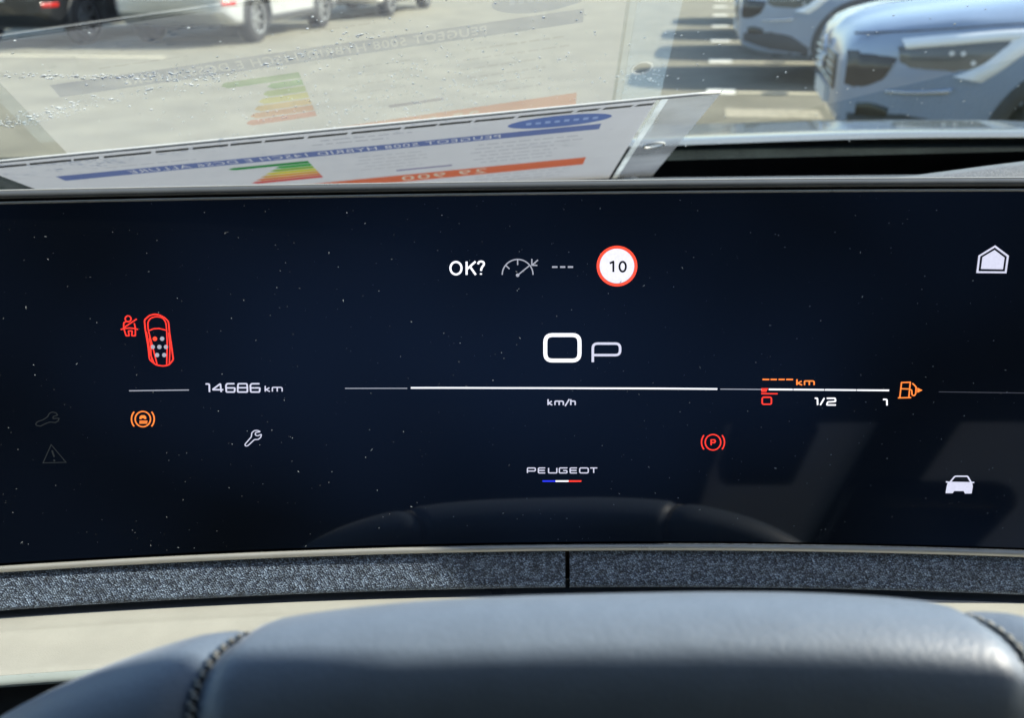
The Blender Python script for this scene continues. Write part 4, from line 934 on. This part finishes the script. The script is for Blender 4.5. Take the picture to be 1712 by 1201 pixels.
# dust flecks lying on the glass
V, F = [], []
for _ in range(850):
    u, v = random.uniform(-.24, .24), random.uniform(-.078, .078)
    r = random.choice((.00004, .00005, .00006, .00006, .00007, .00008, .0001, .00012, .00018)) * random.uniform(.7, 1.4)
    el = random.choice((1, 1, 1, 1.5, 2.4, 4.0)) if r < .0002 else 1
    a = random.uniform(0, pi)
    b = len(V)
    k = 6
    for j in range(k):
        q = 2 * pi * j / k
        x, y = r * el * cos(q) * random.uniform(.7, 1.2), r * sin(q) * random.uniform(.7, 1.2)
        V.append(on_disp(u + x * cos(a) - y * sin(a), v + x * sin(a) + y * cos(a), .0009))
    V.append(on_disp(u, v, .0009 + r * .8))
    for j in range(k): F.append((b + j, b + (j + 1) % k, b + k))
tag(mesh('dust', V, F, M['dust'], None), 'pale dust flecks lying on the dark screen', 'dust', kind='stuff')

# ------------------------------------------------------------------ dashboard
dash = empty('dashboard', (0.3, .6, Z(-.95)))
tag(dash, 'car dashboard with woven blue grey fabric strip and cream lower shelf', 'dashboard')
def kpart(o):
    o.parent = dash
    o.matrix_parent_inverse = Matrix.Translation(-dash.location)
    return o
# woven fabric
fm = bpy.data.materials.new('woven_fabric')
fm.use_nodes = True
nt = fm.node_tree
p = nt.nodes['Principled BSDF']
p.inputs['Roughness'].default_value = .85
p.inputs['Sheen Weight'].default_value = .25
uvn = nt.nodes.new('ShaderNodeUVMap')
wob = nt.nodes.new('ShaderNodeTexNoise'); wob.inputs['Scale'].default_value = 450; wob.inputs['Detail'].default_value = 2
nt.links.new(uvn.outputs[0], wob.inputs['Vector'])
sub = nt.nodes.new('ShaderNodeVectorMath'); sub.operation = 'SUBTRACT'; sub.inputs[1].default_value = (.5, .5, .5)
nt.links.new(wob.outputs['Color'], sub.inputs[0])
scl = nt.nodes.new('ShaderNodeVectorMath'); scl.operation = 'SCALE'; scl.inputs['Scale'].default_value = .0014
nt.links.new(sub.outputs['Vector'], scl.inputs[0])
add = nt.nodes.new('ShaderNodeVectorMath'); add.operation = 'ADD'
nt.links.new(uvn.outputs[0], add.inputs[0]); nt.links.new(scl.outputs['Vector'], add.inputs[1])
mp = nt.nodes.new('ShaderNodeMapping'); mp.inputs['Rotation'].default_value = (0, 0, .30); mp.inputs['Scale'].default_value = (980, 1650, 1)
nt.links.new(add.outputs['Vector'], mp.inputs['Vector'])
vo = nt.nodes.new('ShaderNodeTexVoronoi'); vo.voronoi_dimensions = '2D'; vo.inputs['Scale'].default_value = 1.0; vo.inputs['Randomness'].default_value = .55
nt.links.new(mp.outputs[0], vo.inputs['Vector'])
sx_ = nt.nodes.new('ShaderNodeSeparateColor'); nt.links.new(vo.outputs['Color'], sx_.inputs[0])
br = nt.nodes.new('ShaderNodeMix'); br.data_type = 'RGBA'
br.inputs['A'].default_value = (.040, .058, .105, 1); br.inputs['B'].default_value = (.30, .39, .54, 1)
pw = nt.nodes.new('ShaderNodeMath'); pw.operation = 'POWER'; pw.inputs[1].default_value = 1.6
nt.links.new(sx_.outputs[0], pw.inputs[0]); nt.links.new(pw.outputs[0], br.inputs['Factor'])
dk = nt.nodes.new('ShaderNodeMapRange'); dk.inputs['From Min'].default_value = .15; dk.inputs['From Max'].default_value = .65; dk.inputs['To Min'].default_value = 1.15; dk.inputs['To Max'].default_value = .25
nt.links.new(vo.outputs['Distance'], dk.inputs['Value'])
n3 = nt.nodes.new('ShaderNodeTexNoise'); n3.inputs['Scale'].default_value = 260; n3.inputs['Detail'].default_value = 4
nt.links.new(uvn.outputs[0], n3.inputs['Vector'])
m3 = nt.nodes.new('ShaderNodeMapRange'); m3.inputs['From Min'].default_value = .3; m3.inputs['From Max'].default_value = .7; m3.inputs['To Min'].default_value = .55; m3.inputs['To Max'].default_value = 1.5
nt.links.new(n3.outputs['Fac'], m3.inputs['Value'])
s3 = nt.nodes.new('ShaderNodeVectorMath'); s3.operation = 'SCALE'
m4 = nt.nodes.new('ShaderNodeMath'); m4.operation = 'MULTIPLY'
nt.links.new(m3.outputs['Result'], m4.inputs[0]); nt.links.new(dk.outputs['Result'], m4.inputs[1])
nt.links.new(br.outputs['Result'], s3.inputs[0]); nt.links.new(m4.outputs[0], s3.inputs['Scale'])
nt.links.new(s3.outputs['Vector'], p.inputs['Base Color'])
inv = nt.nodes.new('ShaderNodeMath'); inv.operation = 'SUBTRACT'; inv.inputs[0].default_value = 1.0
nt.links.new(vo.outputs['Distance'], inv.inputs[1])
bp = nt.nodes.new('ShaderNodeBump'); bp.inputs['Strength'].default_value = 1.0; bp.inputs['Distance'].default_value = .0006
nt.links.new(inv.outputs[0], bp.inputs['Height'])
nt.links.new(bp.outputs['Normal'], p.inputs['Normal'])
FP = [(-.0830, -.006), (-.0835, .000), (-.086, .0018), (-.092, .0028), (-.0955, .0036), (-.0972, .0042), (-.0985, .0046), (-.0997, .0042), (-.1006, .0030), (-.1008, .001), (-.1008, -.008)]
SEAM = .0243
kpart(sweep('fabric_strip', FP, -.46, SEAM - .0010, fm, None, 160))
kpart(sweep('fabric_strip', FP, SEAM + .0010, .50, fm, None, 160))
kpart(sweep('fabric_backing', [(-.081, -.0075), (-.102, -.0075)], -.46, .50, M['soft_black'], None, 60))
kpart(sweep('satin_band', [(-.1002, -.004), (-.1020, -.001), (-.1036, .0030), (-.1042, .0046)], -.46, .50, M['blue_trim'], None, 80))
SH = [(-.1040, .0042), (-.1036, .0060), (-.1034, .0120), (-.1030, .0170), (-.1022, .0195), (-.1030, .0215), (-.1040, .0235), (-.1042, .0300), (-.1036, .0400), (-.1026, .0480), (-.1024, .0505), (-.1030, .0520)]
kpart(sweep('cream_shelf', SH, -.46, .50, M['cream'], None, 100))
kpart(sweep('shelf_edge', [(-.1030, .0521), (-.1042, .0538), (-.1058, .0546), (-.1072, .0540)], -.46, .50, M['pale_edge'], None, 80))
kpart(sweep('vent_recess', [(-.1072, .0539), (-.1085, .040), (-.128, .038), (-.134, .052)], -.46, .50, M['soft_black'], None, 60))
kpart(sweep('lower_fascia', [(-.134, .0525), (-.137, .056), (-.19, .060), (-.30, .03), (-.45, -.02)], -.46, .50, M['dash'], None, 60))
# top pad behind the display
V = []
xs = [-.70 + 2.0 * i / 50 for i in range(51)]
ys = [.415, .44, .50, .56, .62, .68, .72, .75, .775, .80, .83, .87, .92, 1.0]
for x in xs:
    t = min(0, x - .09) * .077
    for y in ys:
        z = interp(y, [.415, .44, .50, .60, .70, .75, .78, .81, .85, .90, 1.0], [-.20, -.150, -.142, -.147, -.163, -.172, -.180, -.198, -.25, -.275, -.285])
        V.append((x, y + .03 * (1 if y > .7 else 0) * max(0, x) * 0, Z(z + t)))
kpart(mesh('top_pad', V, grid_faces(51, len(ys)), M['dash'], None, True))
V, F = [], []
for i in range(40):
    x = .185 + .75 * i / 39
    for y, z in ((.60, -.1475), (.605, -.1425), (.625, -.1375), (.645, -.1405), (.65, -.150)):
        V.append((x, y + .03 * (i / 39), Z(z + .0035 - .018 * (1 - sstep(.185, .42, x)))))
kpart(mesh('speaker_grille', V, grid_faces(40, 5), M['grille'], None, True))
V = []
for i in range(30):
    x = .26 + .75 * i / 29
    for y, z in ((.50, -.1425), (.505, -.1345), (.54, -.1335), (.56, -.1345), (.565, -.148)):
        V.append((x, y, Z(z)))
kpart(mesh('pad_trim', V, grid_faces(30, 5), M['blue_trim'], None, True))

# ------------------------------------------------------------------ steering wheel
SWC = Vector((.024, .1665 - .155 * sin(radians(24)), Z(-.1475) - .155 * cos(radians(24))))
WROT = Matrix.Rotation(radians(-24), 4, 'X') @ Matrix.Rotation(radians(-.6), 4, 'Y')
wheel = empty('steering_wheel', SWC)
wheel.matrix_world = Matrix.Translation(SWC) @ WROT
tag(wheel, 'charcoal leather steering wheel rim with stitched seams in the lower foreground', 'steering wheel')
WA, WB, WM = .183, .155, 2.9
def rim_pt(th):
    c, s = cos(th), sin(th)
    return Vector((WA * math.copysign(abs(c) ** (2 / WM), c), 0, WB * math.copysign(abs(s) ** (2 / WM), s)))
# even steps along the rim
raw = [rim_pt(2 * pi * i / 2000) for i in range(2001)]
acc = [0.0]
for a, b in zip(raw, raw[1:]): acc.append(acc[-1] + (b - a).length)
LEN = acc[-1]
def rim_at(s):
    s = s % LEN
    lo, hi = 0, len(acc) - 1
    while hi - lo > 1:
        md = (lo + hi) // 2
        if acc[md] <= s: lo = md
        else: hi = md
    return raw[lo].lerp(raw[hi], (s - acc[lo]) / max(1e-9, acc[hi] - acc[lo]))
STOP = min(range(2001), key=lambda i: abs(raw[i].x) + (1 if raw[i].z < 0 else 0))
s_top = acc[STOP]
SEAML, SEAMR = s_top + .081, s_top - .077
def seam_slant(s):                                    # the seams run slightly askew round the rim
    f = lambda c: math.exp(-((s - c) / .03) ** 2)
    return .0075 * (f(SEAML) + f(SEAML - LEN) + f(SEAML + LEN)) - .0075 * (f(SEAMR) + f(SEAMR + LEN) + f(SEAMR - LEN))
def rim_section(name, s0, s1, m, n=90):
    V = []
    k = 28
    for i in range(n + 1):
        s = s0 + (s1 - s0) * i / n
        p0, pa, pb = rim_at(s), rim_at(s - .0015), rim_at(s + .0015)
        t = (pb - pa).normalized()
        nrm = Vector((0, 1, 0)).cross(t).normalized()
        d = min(abs(s - s0), abs(s - s1))
        sh = 1 - .16 * math.exp(-(d / .0035) ** 2)
        for j in range(k):
            q = 2 * pi * j / k
            ra, rb = .0165 * sh, .0185 * sh
            V.append(p0 + nrm * (ra * cos(q)) + Vector((0, 1, 0)) * (rb * sin(q)) - t * (seam_slant(s) * sin(q)))
    o = mesh(name, V, grid_faces(n + 1, k, True), m, wheel, True)
    return o
rim_section('rim_grip', SEAMR + .0006, SEAML - .0006, M['leather'])
rim_section('rim_grip', SEAML + .0006, SEAMR + LEN - .0006, M['leather'], 220)
for s in (SEAML, SEAMR):
    p0, t = rim_at(s), (rim_at(s + .001) - rim_at(s - .001)).normalized()
    nrm = Vector((0, 1, 0)).cross(t).normalized()
    V, F = [], []
    for j in range(84):
        q = 2 * pi * j / 84
        c = p0 + nrm * (.0146 * cos(q)) + Vector((0, 1, 0)) * (.0163 * sin(q)) - t * (seam_slant(s) * sin(q)) + t * (.0003 * (1 if j % 2 else -1))
        rad = (nrm * cos(q) + Vector((0, 1, 0)) * sin(q)); tan_ = t.cross(rad)
        b = len(V)
        for a2 in range(5):
            for e in range(6):
                ee = 2 * pi * e / 6
                rr_ = .00055 * sin(pi * (a2 + .5) / 5)
                V.append(c + tan_ * ((a2 - 2) * .00035) + t * ((a2 - 2) * .00035 + rr_ * cos(ee)) + rad * (rr_ * sin(ee)))
        F += [tuple(x_ + b for x_ in f) for f in grid_faces(5, 6, True)]
    mesh('stitching', V, F, M['thread'], wheel, True)
V = []
hub = [(-.075, .055), (.075, .055), (.09, .03), (.085, -.03), (.05, -.06), (-.05, -.06), (-.085, -.03), (-.09, .03)]
for y, k in ((.03, 1.0), (.01, 1.04), (-.02, .98), (-.035, .80)):
    for x, z in hub: V.append((x * k, y, z * k))
f = grid_faces(4, 8, True); f += [tuple(range(8)), tuple(range(24, 32))[::-1]]
mesh('hub', V, f, M['soft_black'], wheel, True)
for sx in (-1, 1):
    V, F = box_vf(sx * .075, sx * .170, -.012, .008, -.028, .022)
    bevel(mesh('spoke', V, F, M['soft_black'], wheel), .006)
V, F = box_vf(-.028, .028, -.012, .008, -.146, -.05)
bevel(mesh('spoke', V, F, M['soft_black'], wheel), .006)
V, F = tube([(0, .02, 0), (0, .30, 0)], .03, 14)
mesh('column', V, F, M['soft_black'], wheel)

# ------------------------------------------------------------------ cabin behind the camera (shades the wheel, shows in the screen's gloss)
cabin = empty('car_cabin', (.35, -.6, 0.30))
tag(cabin, 'dark car cabin shell with roof and doors, mirrored in the screen', 'car cabin')
def cpart(o):
    o.parent = cabin
    o.matrix_parent_inverse = Matrix.Translation(-cabin.location)
    return o
HDR = .1882
def roof_z(y): return interp(y, [-2.1, -1.2, -.5, 0, HDR - .03, HDR], [.20, .31, .32, .265, .175, .185])
def roof_piece(x0, x1, y0, y1, m=M['roof'], nm='roof', th=.04, nx=8, ny=10):
    V = []
    for i in range(nx):
        x = x0 + (x1 - x0) * i / (nx - 1)
        c = (x - .37) / .99
        for j in range(ny):
            y = y0 + (y1 - y0) * j / (ny - 1)
            V.append((x, y - (.05 * c * c - .022 * (1 - sstep(.29, .40, x)) if y > .1 else 0), Z(roof_z(y) - .07 * c * c)))  # header edge pushed forward on the left, shaped to shade the wheel rim
        for j in range(ny - 1, -1, -1):
            y = y0 + (y1 - y0) * j / (ny - 1)
            V.append((x, y - (.05 * c * c - .022 * (1 - sstep(.29, .40, x)) if y > .1 else 0), Z(roof_z(y) - .07 * c * c + th)))
    f = grid_faces(nx, 2 * ny, True)
    f += [tuple(range(2 * ny)), tuple(range((nx - 1) * 2 * ny, nx * 2 * ny))[::-1]]
    return cpart(mesh(nm, V, f, m, None))
roof_piece(-.62, 1.36, HDR, -.50, nx=67, ny=30)
roof_piece(-.62, .245, -.502, -1.00)
roof_piece(.405, .480, -.502, -1.00, nx=3)
roof_piece(.95, 1.36, -.502, -1.00, nx=4)
roof_piece(-.62, 1.36, -1.002, -2.1, nx=16)
BRONZE = glass_mat('added_pane_glass', (.95, .92, .86), 1.0, 1.5)
GLOW_SHEET = paper_mat('beige_glow_sheet', (.97, .88, .72), .85)
for x0, x1 in ((.247, .403), (.482, .948)):
    V = [(x, y, Z(roof_z(y) - .07 * ((x - .37) / .99) ** 2 + .02)) for x in (x0, x1) for y in (-.503, -.999)]
    cpart(mesh('added_roof_pane', V, [(0, 1, 3, 2)], BRONZE, None))  # pane added out of view, to let sun onto the sheet below
    V = [(a, c, d - .012) for a, c, d in V]
    cpart(mesh('added_glow_sheet', V, [(0, 1, 3, 2)], GLOW_SHEET, None))  # added translucent sheet, glowing beige in the sun to show in the screen's reflection
V, F = box_vf(.40, .575, -.90, -.66, Z(.262), Z(.318))
cpart(bevel(mesh('added_dark_block', V, F, M['gloss_black'], None), .025, 4))  # unseen box added for its dark rounded outline in the screen's reflection
V, F = box_vf(.247, .33, -.62, -.45, Z(.275), Z(.32))
cpart(bevel(mesh('pane_corner_box', V, F, M['roof'], None), .01, 3))  # dark box under the front corner of the narrow pane
for sx, xb, xt in ((-1, -.66, -.60), (1, 1.40, 1.34)):
    V, F = tube([(xb, .92 if sx < 0 else 1.0, Z(-.26)), (xt, .55, Z(.0)), (xt, HDR - .03, Z(.13))], .035, 8)
    cpart(mesh('pillar', V, F, M['roof'], None, True))
    V, F = tube([(xb, -.86, Z(-.30)), (xt, -.80, Z(.24))], .06, 8)
    cpart(mesh('pillar', V, F, M['roof'], None, True))
    V, F = box_vf(xb - .03, xb + .03, -2.0, .95, Z(-1.0), Z(-.27))
    cpart(bevel(mesh('door_panel', V, F, M['door'], None), .02))
V, F = box_vf(-.68, 1.42, -2.1, .9, Z(-1.02), Z(-.95))
cpart(mesh('floor_pan', V, F, M['door'], None))
V, F = box_vf(-.68, 1.42, -2.16, -2.08, Z(-1.0), Z(.25))
cpart(mesh('rear_panel', V, F, M['door'], None))

PRIV = glass_mat('privacy_glass', (.10, .11, .11), 1.5, 1.5)
for xb, xt in ((-.66, -.60), (1.40, 1.34)):
    V = [(xb, -.92, Z(-.28)), (xb, -1.98, Z(-.28)), (xt, -1.98, Z(.16)), (xt, -.86, Z(.24))]
    cpart(mesh('rear_side_window', V, [(0, 1, 2, 3)], PRIV, None))
FRONTG = glass_mat('side_glass', (.72, .76, .74), 1.5, 1.5)
for xb, xt in ((-.66, -.60), (1.40, 1.34)):
    V = [(xb, .80, Z(-.28)), (xb, -.80, Z(-.28)), (xt, -.74, Z(.24)), (xt, .15, Z(.15))]
    cpart(mesh('front_side_window', V, [(0, 1, 2, 3)], FRONTG, None))
def seat(name, label, x, y, wdt, m, hd, n_head=1):
    r = empty(name, (x, y, Z(-.95)))
    tag(r, label, 'seat')
    def sp(nm, x0, x1, y0, y1, z0, z1, mm, bv):
        V, F = box_vf(x0, x1, y0, y1, z0, z1)
        if nm != 'cushion': V = [(a, c - .42 * (d - .36), d) for a, c, d in V]       # reclined
        return bevel(mesh(nm, V, F, mm, r), bv, 4)
    sp('cushion', -wdt / 2, wdt / 2, .02, .50, .22, .38, m, .05)
    for k in range(3 if wdt < .8 else 5):
        n = 3 if wdt < .8 else 5
        a = -wdt / 2 + wdt * k / n
        o = sp('backrest', a + .004, a + wdt / n - .004, -.13, .02, .36, .95, m, .03)
    for k in range(n_head):
        c = (k - (n_head - 1) / 2) * wdt / max(1, n_head)
        sp('headrest', c - .13, c + .13, -.12, -.02, .98, 1.16, hd, .04)
    return r
seat('driver_seat', 'dark cloth driver seat mirrored faintly in the middle of the screen', -.02, -.62, .54, M['seat_dark'], M['seat_dark'])
seat('passenger_seat', 'taupe front passenger seat mirrored in the lower corner of the screen', .74, -.62, .54, M['seat_tan'], M['seat_dark'])
seat('rear_bench', 'wide taupe rear bench mirrored at the edge of the screen', .37, -1.62, 1.5, M['seat_tan'], M['seat_dark'], 3)
r = empty('centre_console', (.37, -.1, Z(-.95)))
tag(r, 'black centre console between the front seats, mirrored in the screen', 'console')
V, F = box_vf(-.09, .09, -.42, .52, 0, .36)
bevel(mesh('tunnel', V, F, M['soft_black'], r), .03)
V, F = box_vf(-.11, .03, -.30, .05, .40, .575)
bevel(mesh('armrest', V, F, M['gloss_black'], r), .045, 5)
